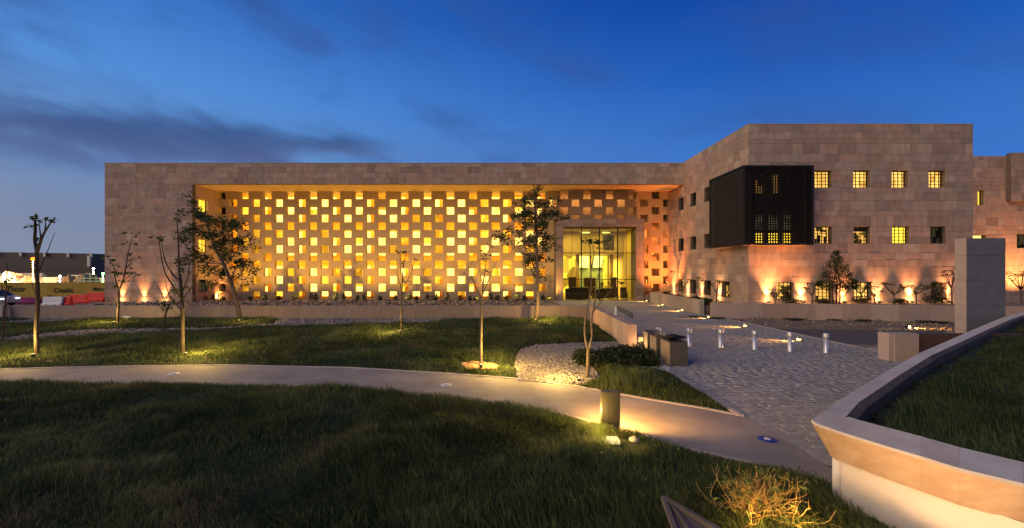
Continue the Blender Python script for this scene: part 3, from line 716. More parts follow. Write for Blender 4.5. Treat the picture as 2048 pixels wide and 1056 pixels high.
# right of / above the portal the openings look onto an unlit corridor with a warm wall
MB().box(15.25, XR - 0.05, YI + 0.2, YI + 0.4, 0, ZS - 0.01).build('corridor_wall', M['plaster'], wing)
MB().box(5.85, 15.2, YI - 0.3, YI - 0.1, 8.9, ZS - 0.01).build('corridor_wall', M['plaster'], wing)
MB().box(5.8, XR - 0.05, YB + 0.43, YI + 0.4, 8.74, 8.88).build('corridor_floor', M['plaster'], wing)
for q_ in ((15.6, 7.6, 0.9), (16.9, 5.1, 0.9), (15.5, 2.2, 0.8), (17.6, 3.5, 0.8), (16.8, 1.2, 0.9)):
    MB().box(q_[0], q_[0] + 0.75, YI + 0.15, YI + 0.19, q_[1], q_[1] + q_[2]).build('lit_pane', M['e_mid'], wing)
for z, pw in ((3.4, 400), (7.4, 400), (11.4, 340)):
    lamp('AREA', (-13, YB + 0.5, z), pw, (1.0, 0.62, 0.14), wing, target=(-13, YI, z - 0.6 if z > 11 else z), size=36, size_y=0.12, name='amber_fill_light')  # unseen area lamps added in the gap to brighten the amber facade
lamp('AREA', (10.4, YB + 0.6, 11.7), 60, (1.0, 0.55, 0.2), wing, target=(10.4, YI - 0.6, 10.0), size=8.5, size_y=0.1, name='corridor_light')
lamp('AREA', (16.9, YB + 0.6, 8.0), 60, (1.0, 0.35, 0.10), wing, target=(16.9, YI, 4.0), size=2.6, size_y=0.1, name='corridor_light')
# added row of fill spots without fixtures, brightening the screen and soffit
for x in np.arange(-29.2, 5, 3.8):
    lamp('SPOT', (x, 44.35, 0.12), 500, (1.0, 0.56, 0.08), wing, target=(x, 47.2, 7.6), size=0.04, angle=125, blend=0.9, name='screen_fill_light')

# the portal and glazed lobby
YP = 45.6
po = grid_wall([PO[0], 6.52, 14.32, PO[1]], [0, 7.9, PO[2]], [[True, False, True], [True, True, True]], 0.0, YB - YP - 0.005, front(YP)).build('portal', M['mortar'], wing)
pst = ashlar(PO[0], PO[1], 7.9, PO[2], [], []) + ashlar(PO[0], 6.52, 0, 7.9, [], []) + ashlar(14.32, PO[1], 0, 7.9, [], [])
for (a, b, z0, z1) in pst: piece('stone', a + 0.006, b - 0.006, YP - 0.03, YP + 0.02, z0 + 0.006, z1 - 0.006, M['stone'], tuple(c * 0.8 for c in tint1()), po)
gx0, gx1 = 6.53, 14.31; YG = YP + 0.25
gl = MB()
xs_ = [gx0, 8.5, 10.45, 12.42, gx1]; zs_ = [0.0, 2.25, 5.1, 7.75]
cw = MB()
for x in xs_[1:-1]: cw.box(x - 0.05, x + 0.05, YG - 0.08, YG + 0.08, 0, 7.895)
for x in (7.5, 9.45, 11.4, 13.35): cw.box(x - 0.015, x + 0.015, YG - 0.03, YG + 0.03, 0, 7.7)
for z in zs_[1:]: cw.box(gx0, gx1, YG - 0.05, YG + 0.05, z - 0.035, z + 0.035)
cwo = cw.build('curtain_wall_frame', M['dark'], wing)
for i in range(4):
    for j in range(3):
        MB().box(xs_[i] + 0.055, xs_[i + 1] - 0.055, YG + 0.082, YG + 0.094, zs_[j] + 0.04, zs_[j + 1] - 0.04).build('glass_pane', M['glass'], cwo)
lob = MB().box(6.2, 14.9, YG + 0.2, 60, -0.02, 0.0).build('lobby_floor', M['lobbyfloor'], wing)
MB().box(6.2, 14.9, YG + 0.2, 60, 7.92, 8.1).build('lobby_ceiling', M['lobbyceil'], wing)
MB().box(6.1, 6.2, YG + 0.2, 60, 0, 7.9).build('lobby_wall', M['lobbywall'], wing); MB().box(14.75, 14.9, YG + 0.2, 60, 0, 7.9).build('lobby_wall', M['lobbywall'], wing)
MB().box(6.2, 14.75, 59.8, 60, 0, 7.9).build('lobby_wall', M['e_lobby2'], wing)  # rear wall emits, standing in for light in the lobby
MB().box(6.2, 14.75, 51.8, 52.1, 5.25, 7.9).build('mezzanine_front', M['lobbywall'], wing)
MB().box(6.2, 14.75, 52.1, 59.7, 5.25, 5.4).build('mezzanine_slab', M['lobbyceil'], wing)
MB().box(12.3, 13.5, 51.5, 51.79, 5.9, 7.5).build('wall_panel', M['sofa'], wing)
for x in (9.6, 12.0): MB().box(x, x + 0.9, 51.0, 51.2, 7.7, 7.8).build('ceiling_light', M['e_lobby'], wing)
for x0, x1 in ((9.85, 11.4), (11.95, 13.2)): MB().box(x0, x1, 56.0, 56.1, 3.6, 5.1).build('light_panel', M['e_lobby'], wing)
MB().box(9.85, 13.3, 56.4, 56.6, 0.0, 3.6).build('glazed_screen', mat('teal_screen', (0.14, 0.19, 0.13), 0.3), wing)
for x in (7.3, 9.4, 13.6): MB().lathe([(0.24, 0), (0.24, 5.24)], (x, 53.2, 0), 12).build('column', M['lobbywall'], wing, smooth=True)
MB().box(6.3, 8.6, 55, 55.3, 2.9, 5.0).build('glowing_wall', M['e_lobby2'], wing)  # wall patch made to glow in place of lamplight
for (px, w_, h_, Y, pl_) in ((1140, 1.0, 1.15, 48.4, 'leftmost'), (1160, 1.9, 1.3, 47.9, 'widest, second from the left'), (1195, 1.2, 1.0, 49.5, 'in the middle'), (1216, 1.6, 1.1, 50.2, 'second from the right'), (1250, 1.0, 1.2, 50.5, 'rightmost'), (1228, 0.7, 2.3, 52.6, 'narrow, right of the middle'), (1145, 0.9, 2.4, 51.5, 'at the left side'), (1180, 1.5, 2.3, 54, 'widest, in the middle')):
    x = (px - CX) * Y / F; mb = MB(); mb.bbox(x - w_ / 2, x + w_ / 2, Y - 0.35, Y + 0.35, 0.0, h_ * 0.5, 0.06); mb.bbox(x - w_ / 2, x + w_ / 2, Y + 0.1, Y + 0.36, h_ * 0.5 + 0.002, h_, 0.05)
    tag(mb.build('lounge_chair' if h_ < 2 else 'display_stand', M['sofa']), ('dark high-backed lounge seat behind the lobby glass, ' if h_ < 2 else 'tall dark display stand deep in the lit lobby, ') + pl_, 'armchair' if h_ < 2 else 'display stand', 'lounge seats in the lobby' if h_ < 2 else 'stands in the lobby')
for x, y, z, p_ in ((8, 49.5, 7.7, 110), (12.6, 49.5, 7.7, 110), (8.5, 55, 4.9, 480), (12.5, 55, 4.9, 420)):
    lamp('AREA', (x, y, z), p_, (1.0, 0.68, 0.24), wing, target=(x, y, 0), size=1.2, name='lobby_lamp')

# ================================================================== THE CORNER BLOCK
YK = 32.0; XK0, XK1 = 18.53, 35.4; ZK = 14.2
block = empty('corner_block', ((XK0 + XK1) / 2, YK, 0), 'three storey sandstone corner block with small square grilled windows', 'building')
pxX = lambda p: (p - CX) * YK / F
R1, R2, R3 = (9.45, 10.73), (5.23, 6.51), (0.98, 2.3)
fr_ops = []; 
for a, b, r, m_ in [(1629, 1663, R1, 'e_room'), (1706, 1740, R1, 'e_room'), (1783, 1816, R1, 'e_room'), (1857, 1890, R1, 'e_room'),
                    (1629, 1664, R2, 'e_roomw'), (1707, 1740, R2, 'e_roomw'), (1784, 1819, R2, 'e_roomb'), (1860, 1891, R2, 'e_dim'),
                    (1552, 1587, R3, 'e_roomw'), (1631, 1665, R3, 'e_roomw'), (1708, 1742, R3, 'e_room'), (1861, 1893, R3, 'e_dim')]:
    fr_ops.append((pxX(a), pxX(b), r[0], r[1], m_))
bay_ops = []
for a, b in ((1506, 1529), (1537, 1560), (1565, 1588)):
    bay_ops += [(pxX(a) * 1.0, pxX(b), R1[0] - 0.5, R1[1] - 0.2, 'e_dim' if a == 1565 else 'e_faint'), (pxX(a), pxX(b), R2[0], R2[0] + 0.85, 'e_roomb'), (pxX(a), pxX(b), R2[0] + 0.95, R2[1] + 0.9, 'e_grey')]
sd_ops = []
for y0, y1, rr in ((43.4, 44.75, (R1, R2, R3)), (40.6, 41.85, (R1, R2, R3)), (37.75, 39.0, (R1, R2, R3)), (34.6, 35.85, (R3,))):
    for r in rr: sd_ops.append((y0, y1, r[0], r[1], 'e_dim' if r is not R3 or y0 in (40.6, 37.75) else 'e_roomw'))
ko = wall_open(XK0 + 0.453, XK1, 0, ZK, [o_[:4] for o_ in fr_ops + bay_ops], 0, 0.45, front(YK)).build('front_wall', M['mortar'], block)
ks = wall_open(YK, YB + 2.4, 0, ZK, [o_[:4] for o_ in sd_ops], 0, 0.45, left(XK0)).build('side_wall', M['mortar'], block)
fixed = [R1[0], R1[1], R2[0], R2[1], R3[0], R3[1]]
bayrect = (16, 22.7, 5.3, 10.7)
stf = [s for s in ashlar(XK0 - 0.03, XK1, 0, ZK, [o_[:4] for o_ in fr_ops] + [(XK0 - 0.05, 22.7, 5.23, 10.73)], fixed)]
sts = [s for s in ashlar(YK + 0.0, YB, 0, ZK, [o_[:4] for o_ in sd_ops] + [(YK, 36.2, 5.23, 10.73)], fixed)]
face_stones(block, [(ko, 'front', YK, stf), (ks, 'left', XK0, sts)])
for o_ in fr_ops: window(block, 'front', YK, o_[:4], M[o_[4]])
for o_ in bay_ops: window(block, 'front', YK, o_[:4], M[o_[4]], depth=0.2, grille=False)
for o_ in sd_ops: window(block, 'left', XK0, o_[:4], M[o_[4]], bars=(3, 3))
cp = MB(); cp.box(XK0 - 0.05, XK1 + 0.05, YK - 0.05, YK + 0.5, ZK, ZK + 0.05); cp.box(XK0 - 0.05, XK0 + 0.5, YK + 0.502, 60, ZK, ZK + 0.05); cp.build('roof_coping', M['coping'], block)
MB().box(XK0 + 0.46, XK1, YK + 0.46, 62, ZK - 0.5, ZK - 0.2).build('roof', M['roof'], block)
MB().box(XK1 - 0.4, XK1, YK + 0.46, 62, 0, ZK - 0.51).build('end_wall', M['plaster'], block)
MB().box(XK0, XK1, 61.6, 62, 0, ZK - 0.51).build('rear_wall', M['plaster'], block)
MB().box(XK0 + 0.0, XK0 + 0.45, YB + 2.41, 61.6, 0, ZK).build('side_wall', M['plaster'], block)
# dark latticed bay wrapped round the corner
BX0, BX1, BY0, BY1, BZ0, BZ1 = 17.7, 22.87, 31.2, 36.4, 5.07, 10.94
bay = empty('lattice_bay', (20.2, BY0, BZ0), 'black latticed metal bay wrapped round the corner of the sandstone block', 'bay window')
fm_ = MB(); e = 0.14
for z in (BZ0, BZ1 - e):
    fm_.box(BX0, BX1, BY0, BY0 + e, z, z + e); fm_.box(BX0, BX0 + e, BY0 + e + 0.002, BY1, z, z + e)
for x in (BX0, BX1 - e): fm_.box(x, x + e, BY0, BY0 + e, BZ0 + e + 0.002, BZ1 - e - 0.002)
fm_.box(BX0, BX0 + e, BY1 - e, BY1, BZ0 + e + 0.002, BZ1 - e - 0.002)
fm_.build('frame', M['dark'], bay)
MB().box(BX0 + 0.005, BX1 - 0.005, BY0 + 0.02, YK - 0.04, BZ0 + 0.02, BZ0 + 0.1).box(BX0 + 0.005, XK0 - 0.04, YK - 0.038, BY1 - 0.01, BZ0 + 0.02, BZ0 + 0.1).build('soffit', mat('bay_soffit', (0.4, 0.3, 0.24), 0.7), bay)
MB().box(BX0 + 0.005, BX1 - 0.005, BY0 + 0.02, YK - 0.04, BZ1 - 0.1, BZ1 - 0.01).box(BX0 + 0.005, XK0 - 0.04, YK - 0.038, BY1 - 0.01, BZ1 - 0.1, BZ1 - 0.01).build('bay_roof', M['dark'], bay)
MB().box(BX1 - 0.06, BX1 - 0.002, BY0 + e + 0.002, YK - 0.04, BZ0 + e, BZ1 - e).build('end_panel', M['dark'], bay)
la = MB(); r = 0.028
n = 26
for i in range(1, n):
    x = BX0 + e + (BX1 - BX0 - 2 * e) * i / n; la.box(x - r, x + r, BY0 + 0.04, BY0 + 0.10, BZ0 + e, BZ1 - e)
for j in range(1, 29):
    z = BZ0 + e + (BZ1 - BZ0 - 2 * e) * j / 29; la.box(BX0 + e, BX1 - e, BY0 + 0.02, BY0 + 0.038, z - r, z + r)
la.build('front_lattice', M['lattice'], bay, kind='stuff')
rg = MB()
for i in range(n):
    for j in range(29):
        x = BX0 + e + (BX1 - BX0 - 2 * e) * (i + 0.5) / n; z = BZ0 + e + (BZ1 - BZ0 - 2 * e) * (j + 0.5) / 29; a_ = 0.085; b_ = 0.05
        vv = []; ff = []
        for k in range(8):
            c_, s_ = math.cos(k * math.pi / 4), math.sin(k * math.pi / 4); vv += [(x + a_ * c_, BY0 + 0.105, z + a_ * s_), (x + b_ * c_, BY0 + 0.105, z + b_ * s_)]
        for k in range(8): ff.append((2 * k, 2 * ((k + 1) % 8), 2 * ((k + 1) % 8) + 1, 2 * k + 1))
        rg.add(vv, ff)
rg.build('rosette_screen', M['lattice'], bay, kind='stuff')
lb = MB()
for i in range(1, 26):
    y_ = BY0 + e + (BY1 - BY0 - 2 * e) * i / 26; lb.box(BX0 + 0.04, BX0 + 0.10, y_ - r, y_ + r, BZ0 + e, BZ1 - e)
for j in range(1, 29):
    z = BZ0 + e + (BZ1 - BZ0 - 2 * e) * j / 29; lb.box(BX0 + 0.02, BX0 + 0.038, BY0 + e, BY1 - e, z - r, z + r)
lb.build('side_lattice', mat('lattice_lit_side', (0.042, 0.036, 0.031), 0.8), bay, kind='stuff')  # side light put into the colour: same lattice, lighter than the front
MB().box(BX0 + 0.2, BX0 + 0.24, YK + 0.0, BY1 - 0.2, BZ0 + 0.12, BZ1 - 0.12).build('shade_panel', M['bayshade'], bay)  # near-black sheet painted in for the darkness inside the bay

# the set-back wing at the far right
YW = 41.0; XW0, XW1 = 38.0, 66.0
rw = empty('far_wing', (50, YW, 0), 'set-back sandstone wing lit orange at the far right edge', 'building')
pw = lambda p: (p - CX) * YW / F
wz = lambda p: EYE + (CY - p) * YW / F
rops = [(pw(1955), pw(1967), wz(410), wz(381), 'e_mid'), (pw(1944), pw(1971), wz(477), wz(470), 'e_white'), (pw(2033), pw(2062), wz(496), wz(468), 'e_dim')]
rwo = wall_open(XW0, XW1, 0, 14.25, [o_[:4] for o_ in rops], 0, 0.4, front(YW)).build('front_wall', M['mortar'], rw)
face_stones(rw, [(rwo, 'front', YW, ashlar(XW0 + 3, XW1, 0, 14.25, [o_[:4] for o_ in rops], [a for o_ in rops for a in o_[2:4]]))], limit=200)
for o_ in rops: window(rw, 'front', YW, o_[:4], M[o_[4]], bars=(2, 1) if o_[4] == 'e_dim' else (0, 0))
MB().box(XW0, XW1, YW + 0.45, 62, 13.7, 14).build('roof', M['roof'], rw)
ub = MB().box(pw(2011), XW1, YW - 0.45, YW - 0.04, wz(404), 14.45).build('projecting_wall', M['mortar'], rw)
for (a, b, z0, z1) in ashlar(pw(2011), XW1, wz(404), 14.45, [], []): piece('facing_slab', a + .006, b - .006, YW - 0.48, YW - 0.43, z0 + .006, z1 - .006, M['stone'], tuple(c * 0.85 for c in tint1()), ub)
lamp('SPOT', (pw(2032), YW - 2.2, 0.9), 1500, (1.0, 0.40, 0.12), rw, target=(pw(2025), YW, 5.5), angle=120, blend=0.9, name='wall_light')
lamp('SPOT', (pw(1975), YW - 2.2, 0.9), 900, (1.0, 0.40, 0.12), rw, target=(pw(1980), YW, 5.5), angle=110, blend=0.9, name='wall_light')

# ================================================================== LOW WALLS
def low_wall(name, label, pts, h, th, seg, tints, base=-0.1, cat='low wall'):
    """low wall along pts: core, facing panels cut every seg metres, cap stones"""
    o = empty(name, (*pts[0], 0), label, cat)
    run = []
    for i in range(len(pts) - 1):
        a = Vector(pts[i]); b = Vector(pts[i + 1]); d = (b - a); L_ = d.length; d.normalize(); nn = Vector((-d.y, d.x)); n = max(1, round(L_ / seg))
        for k in range(n):
            p = a + d * (L_ * k / n + 0.004); q = a + d * (L_ * (k + 1) / n - 0.004)
            t_ = th / 2
            P4 = [p - nn * t_, q - nn * t_, q + nn * t_, p + nn * t_]
            m_ = MB().prism([(v.x, v.y) for v in P4], base, h - 0.062).build('wall_panel', M['wallpanel'], o); tn = random.choice(tints); j = random.uniform(0.88, 1.1); m_.color = (*[c * j for c in tn], 1)
            t2 = th / 2 + 0.012
            P4 = [p - nn * t2, q - nn * t2, q + nn * t2, p + nn * t2]
            m_ = MB().prism([(v.x, v.y) for v in P4], h - 0.058, h).build('cap_stone', M['wallpanel'], o); m_.color = (*[c * j * 1.12 for c in tn], 1)
    return o
WT = [(0.25, 0.20, 0.17), (0.235, 0.185, 0.16), (0.265, 0.21, 0.178), (0.245, 0.185, 0.158)]
low_wall('garden_wall', 'long low stone wall between the lawn and the yard', [(-30.5, 26.45), (5.35, 26.45)], 1.02, 0.3, 1.75, WT)
low_wall('boundary_wall', 'paler stretch of low wall at the left edge', [(-44, 26.1), (-30.52, 26.1)], 1.1, 0.35, 2.2, [(0.44, 0.38, 0.34)])
low_wall('approach_wall', 'low pinkish stone wall running along the left of the paved approach', [(5.58, 26.28), (5.22, 17.1)], 1.02, 0.36, 0.92, [(0.46, 0.31, 0.23), (0.43, 0.28, 0.20), (0.48, 0.34, 0.26)])
low_wall('planter_wall', 'curved low wall holding the bed along the block side, beside ground lights', [(15.0, 42.6), (14.85, 39), (14.75, 35), (14.72, 31.4)], 1.03, 0.35, 1.3, [(0.46, 0.36, 0.26), (0.44, 0.33, 0.24)])
low_wall('planter_wall', 'long straight low wall holding the bed below the block windows', [(14.2, 28.95), (22, 27.6), (28.3, 26.5), (40, 24.6)], 1.0, 0.36, 1.5, [(0.44, 0.31, 0.235), (0.41, 0.28, 0.21), (0.43, 0.32, 0.25)])
sheet('planting_bed', [(14.4, 29.2), (22, 27.85), (28.3, 26.75), (40, 24.85), (40, 31.96), (XK0 - 0.04, 31.96)], 0.80, M['soil'], thick=0.8)
sheet('planting_bed', [(14.95, 31.7), (18.49, 31.0), (18.49, 47.3), (15.25, 47.3), (15.2, 42.6), (15.05, 39), (14.95, 35)], 0.62, M['soil'], thick=0.6)

# ================================================================== RIGHT FOREGROUND: raised bed with a flared stone rim
rb = empty('raised_planter', (6, 6, 0), 'raised grass bed with a flared sandstone rim at lower right', 'planter')
ZC = 1.09
back_out = [(4.44, 6.085), (4.75, 6.33), (5.49, 6.95), (8.08, 8.95), (10.6, 10.85), (13.1, 12.6), (17.1, 15.4), (22, 18.8), (27.5, 22.4)]
front_out = [(4.345, 5.76), (4.42, 5.52), (4.58, 5.14), (4.74, 4.81), (4.86, 4.53), (5.15, 4.2), (5.45, 3.65), (6.1, 2.4)]
def inner_of(pts, w, sgn):
    out = []
    for i in range(len(pts)):
        a = Vector(pts[max(0, i - 1)]); b = Vector(pts[min(len(pts) - 1, i + 1)]); d = (b - a).normalized(); nn = Vector((d.y, -d.x)) * sgn
        out.append(Vector(pts[i]) + nn * w)
    return out
bi = [Vector(p) for p in ((4.92, 6.10), (5.12, 6.28), (5.70, 6.80), (8.22, 8.74), (10.75, 10.63), (13.27, 12.37), (17.28, 15.15), (22.2, 18.52), (27.7, 22.1))]
fi = [Vector(p) for p in ((4.90, 6.02), (4.95, 5.86), (5.08, 5.6), (5.23, 5.3), (5.36, 4.98), (5.62, 4.6), (5.95, 4.02), (6.6, 2.75))]
ZI = 1.13
CT = [(0.70, 0.59, 0.44), (0.62, 0.53, 0.42), (0.68, 0.60, 0.48), (0.64, 0.53, 0.41)]
def rim(outp, innp, rev, zin, ov, gap=0.0012):
    for i in range(len(outp) - 1):
        a, b = Vector(outp[i]), Vector(outp[i + 1]); c, d = innp[i], innp[i + 1]
        if i: a = a + (b - a).normalized() * gap; c = c + (d - c).normalized() * gap
        def sec(o_, n_):
            u = (n_ - o_).normalized()
            lo = o_ + u * ov
            pts = [(o_.x, o_.y, ZC - 0.03), (o_.x + u.x * 0.02, o_.y + u.y * 0.02, ZC), (n_.x, n_.y, zin), (n_.x, n_.y, zin - 0.34), (lo.x + u.x * 0.02, lo.y + u.y * 0.02, 0.57), (lo.x, lo.y, 0.58)]
            return pts[::-1] if rev else pts
        s = MB().loft([sec(a, c), sec(b, d)]).build('rim_stone', M['capstone'], rb); s.color = (*random.choice(CT), 1)
        s.data.materials.append(M['flare'])
        for p in s.data.polygons:
            if min(s.data.vertices[k].co.z for k in p.vertices) < ZC - 0.04: p.material_index = 1
def flip(o_): return o_
rim(front_out, fi, False, ZI, 0.33); rim(back_out, bi, True, ZC, 0.30)
# joint piece that closes the rounded nose
no = [(4.345, 5.76), (4.325, 5.86), (4.332, 5.95), (4.375, 6.03), (4.44, 6.085)]; ni = [Vector((4.90, 6.02)), Vector((4.90, 6.04)), Vector((4.905, 6.06)), Vector((4.91, 6.08)), Vector((4.92, 6.10))]
rim(no, ni, False, ZC + 0.02, 0.31, 0.0)
# white rendered wall below the rim, rounded corner post, dark inner lining, soil and grass
wl = [(4.70, 5.93), (4.86, 5.46), (5.1, 4.9), (5.45, 4.2), (6.0, 3.1), (6.5, 2.2)]
mbw = MB()
for a, b in zip(wl[:-1], wl[1:]): mbw.prism([a, b, (b[0] + 0.2, b[1] + 0.08), (a[0] + 0.2, a[1] + 0.08)], -0.1, 0.6)
mbw.build('rendered_wall', M['white'], rb)
wb = [(4.74, 6.05), (5.69, 6.78), (8.24, 8.72), (13.2, 12.35), (17.2, 15.1), (27.6, 22.0)]
mbw = MB()
for a, b in zip(wb[:-1], wb[1:]): mbw.prism([a, (a[0] + 0.1, a[1] - 0.2), (b[0] + 0.1, b[1] - 0.2), b], -0.1, 0.6)
mbw.build('rear_wall', M['white'], rb)
MB().lathe([(0.055, -0.05), (0.055, 0.62)], (4.69, 5.96, 0), 14).build('corner_post', mat('white_post', (0.75, 0.68, 0.6), 0.6), rb, smooth=True)
il = MB()
for i in range(len(bi) - 1):
    a, b = bi[i], bi[i + 1]; il.add([(a.x + .004, a.y - .006, 0.5), (b.x + .004, b.y - .006, 0.5), (b.x + .004, b.y - .006, ZC - 0.012), (a.x + .004, a.y - .006, ZC - 0.012), (a.x + .06, a.y - .09, 0.5), (b.x + .06, b.y - .09, 0.5), (b.x + .06, b.y - .09, ZC - 0.05), (a.x + .06, a.y - .09, ZC - 0.05)], [(4, 5, 6, 7), (3, 2, 6, 7)][::1])
il.build('lining', M['liner'], rb)
bed = [(p.x + 0.02, p.y + 0.0) for p in fi[::-1]] + [(p.x + 0.07, p.y - 0.1) for p in bi] + [(30, 12), (20, 3), (8, 1.5)]
def hb(X, Y):
    return 0.80 + 0.12 * sst(1.2, 0, polydist(X, Y, [tuple(p) for p in fi])) + 0.26 * sst(0.6, 3.5, polydist(X, Y, [tuple(p) for p in bi + fi[::-1]])) + 0.10 * vnoise(X, Y, 0.8, 9)
bs = sheet('bed_soil', bed, 0, M['turf'], hfun=hb, grid=0.2); bs.parent = rb; bs.location = -Vector(rb.location); del bs['kind']
bed_g = [(p.x + 0.03, p.y + 0.0) for p in fi[::-1]] + [(p.x + 0.22, p.y - 0.30) for p in bi[1:]] + [(30, 12), (20, 3), (8, 1.5)]
def db(y): return 1500 if y is None else np.clip(1500 * (6.5 / np.maximum(y, 4)) ** 1.5, 220, 1500)
blades('grass', bed_g, db, hb, 0.10, 0.24, 0.009, parent=rb, lean=0.45, seed=8, margin=1.3, dark=0.2)

# ================================================================== STREET FURNITURE
# concrete-clad pylon
py = empty('pylon', (22.4, 20.5, 0), 'tall grey stone-clad pylon rising behind the raised bed', 'pylon')
px0, px1, y0, y1 = 22.40, 24.27, 20.5, 21.05
zj = [0, 0.3, 1.52, 2.73, 3.93, 4.77]
MB().box(px0 + 0.03, px1 - 0.03, y0 + 0.03, y1, 0, 4.75).build('core', M['mortar'], py)
for a, b in zip(zj[:-1], zj[1:]):
    for xa, xb in ((px0, (px0 + px1) / 2), ((px0 + px1) / 2, px1)): MB().box(xa + 0.006, xb - 0.006, y0, y0 + 0.028, a + 0.006, b - 0.006).build('cladding_panel', M['greystone'], py)
    MB().box(px0 - 0.002, px0 + 0.028, y0 + 0.03, y1, a + 0.006, b - 0.006).build('side_panel', M['paleside'], py)  # left panels coloured paler and pinker than the front
# low pier and wall in front of it
lw = empty('pier_wall', (13.9, 15.0, 0), 'low stone pier with a dark red wall behind the raised rim', 'low wall')
MB().box(13.85, 14.7, 15.0, 15.45, 0, 0.97).build('pier', M['coping'], lw); MB().box(13.69, 13.845, 15.05, 15.5, 0, 0.97).build('pier_return', M['paleside'], lw)
MB().box(14.705, 19.5, 15.12, 15.4, 0, 0.93).build('wall', mat('dark_red_stone', (0.10, 0.055, 0.045), 0.8), lw)
# six cylindrical bollards
b0 = empty('bollard', (0, 0, 0), 'x', 'bollard', 'bollards across the paved approach')
MB().lathe([(0.105, 0), (0.10, 0.02), (0.082, 0.05), (0.084, 0.57)], n=18).build('post', M['silver'], b0, smooth=True)
MB().lathe([(0.105, 0.575), (0.108, 0.60), (0.108, 0.73), (0.10, 0.765), (0.02, 0.775)], n=18).build('cap', M['silver'], b0, smooth=True)
MB().lathe([(0.094, 0.572), (0.094, 0.5745)], n=18).build('collar', M['dark'], b0, smooth=True)
bl = ['nearest the grey blocks, first of the row', 'second in the row from the grey blocks', 'third in the row from the grey blocks', 'fourth in the row from the grey blocks', 'fifth in the row, just left of a ground light', 'at the right end of the row']
for i, (px, py_) in enumerate([(1316, 690), (1378, 693), (1441, 695), (1509, 699), (1580, 703), (1652, 706)]):
    o = b0 if i == 0 else copy_tree(b0); x, y_ = G(px, py_); o.location = (x, y_, 0); o['label'] = 'silver cylindrical bollard ' + bl[i]
# three square stone blocks with things on top
for i, (px, py_, w_, d_, h_) in enumerate([(1340, 732, 0.60, 0.82, 0.80), (1313, 716.6, 0.55, 0.66, 0.78), (1295.7, 705, 0.58, 0.6, 0.80)]):
    x, y_ = G(px, py_)
    o = empty('stone_block', (x, y_, 0), ['nearest and largest dark square stone block at the plaza edge', 'middle dark stone block of the three at the plaza edge', 'farthest dark stone block, beside the wall end'][i], 'stone block', 'square stone blocks on the plaza edge')
    mb = MB().bbox(x, x + w_, y_, y_ + d_, 0, h_, 0.012); mb.build('body', M['blockstone'], o)
    MB().box(x - 0.012, x - 0.001, y_ + 0.01, y_ + d_ - 0.01, 0.01, h_ - 0.02).build('lit_side_slab', mat('block_lit_side', (0.26, 0.20, 0.15), 0.8, var=0.25), o)  # lighter colour carries the afterglow on the left face
    if i < 2: MB().box(x + 0.06, x + w_ - 0.06, y_ + 0.06, y_ + d_ - 0.06, h_ + 0.002, h_ + 0.006).build('recess_panel', M['black'], o)
x, y_ = G(1340, 732)
hb_ = MB()
for k in range(5):
    cx_, cy_ = x + 0.18 + random.uniform(0, 0.3), y_ + 0.45 + random.uniform(-.2, .3); rr = random.uniform(0.12, 0.2)
    hb_.tube([(cx_ + rr * 1.4 * math.cos(a), cy_ + rr * math.sin(a), 0.83 + 0.03 * k + 0.02 * math.sin(3 * a + k)) for a in np.linspace(0, 6.0, 16)], 0.022, n=6)
tag(hb_.build('hose_coil', M['black'], smooth=True), 'black hose coiled on top of the nearest stone block', 'hose')
x, y_ = G(1312, 717); hb_ = MB()
for k in range(3): hb_.tube([(x + 0.1 + 0.35 * a + 0.05 * math.sin(7 * a + k), y_ + 0.25 + 0.1 * k + 0.1 * math.sin(5 * a), 0.83 + 0.03 * k) for a in np.linspace(0, 1, 12)], 0.02, n=6)
tag(hb_.build('cable', mat('grey_cable', (0.2, 0.2, 0.2), 0.6), smooth=True), 'loose grey cables lying on the middle stone block', 'cable')
# small lit box on the end of the approach wall
lx, ly, lz = at(1281, 678, 17.0)
wl_ = empty('wall_lamp', (lx, 17.0, lz), 'small glowing box lamp on the end of the approach wall', 'lamp'); MB().box(lx - 0.1, lx + 0.1, 16.94, 17.06, lz - 0.11, lz + 0.11).build('housing', M['steel'], wl_); MB().box(lx - 0.085, lx + 0.085, 16.925, 16.939, lz - 0.08, lz + 0.08).build('lens', emit('warm_lens', (1, 0.6, 0.2), 1.4), wl_)
lamp('POINT', (lx - 0.1, 16.8, lz - 0.1), 5, (1, 0.6, 0.25), wl_)
MB().box(lx - 0.04, lx + 0.04, 16.98, 17.03, 0, lz - 0.115).build('post', M['steel'], wl_)
# tilted information panel behind the approach wall
ix, iy, iz = at(1250, 632, 20.5)
ip = empty('information_panel', (ix, iy, 0), 'tilted dark information panel standing behind the approach wall', 'panel')
MB().add([(ix - 0.32, iy + 0.25, 1.24), (ix + 0.30, iy - 0.30, 0.90), (ix + 0.30, iy - 0.30, 1.18), (ix - 0.32, iy + 0.25, 1.50), (ix - 0.30, iy + 0.29, 1.24), (ix + 0.32, iy - 0.26, 0.90), (ix + 0.32, iy - 0.26, 1.18), (ix - 0.30, iy + 0.29, 1.50)], [(0, 1, 2, 3), (7, 6, 5, 4), (3, 2, 6, 7), (0, 4, 5, 1), (1, 5, 6, 2), (0, 3, 7, 4)]).build('board', mat('slate_board', (0.06, 0.075, 0.085), 0.3), ip)
MB().box(ix - 0.42, ix - 0.34, iy + 0.24, iy + 0.32, 0, 1.45).build('post', M['whiteplastic'], ip)
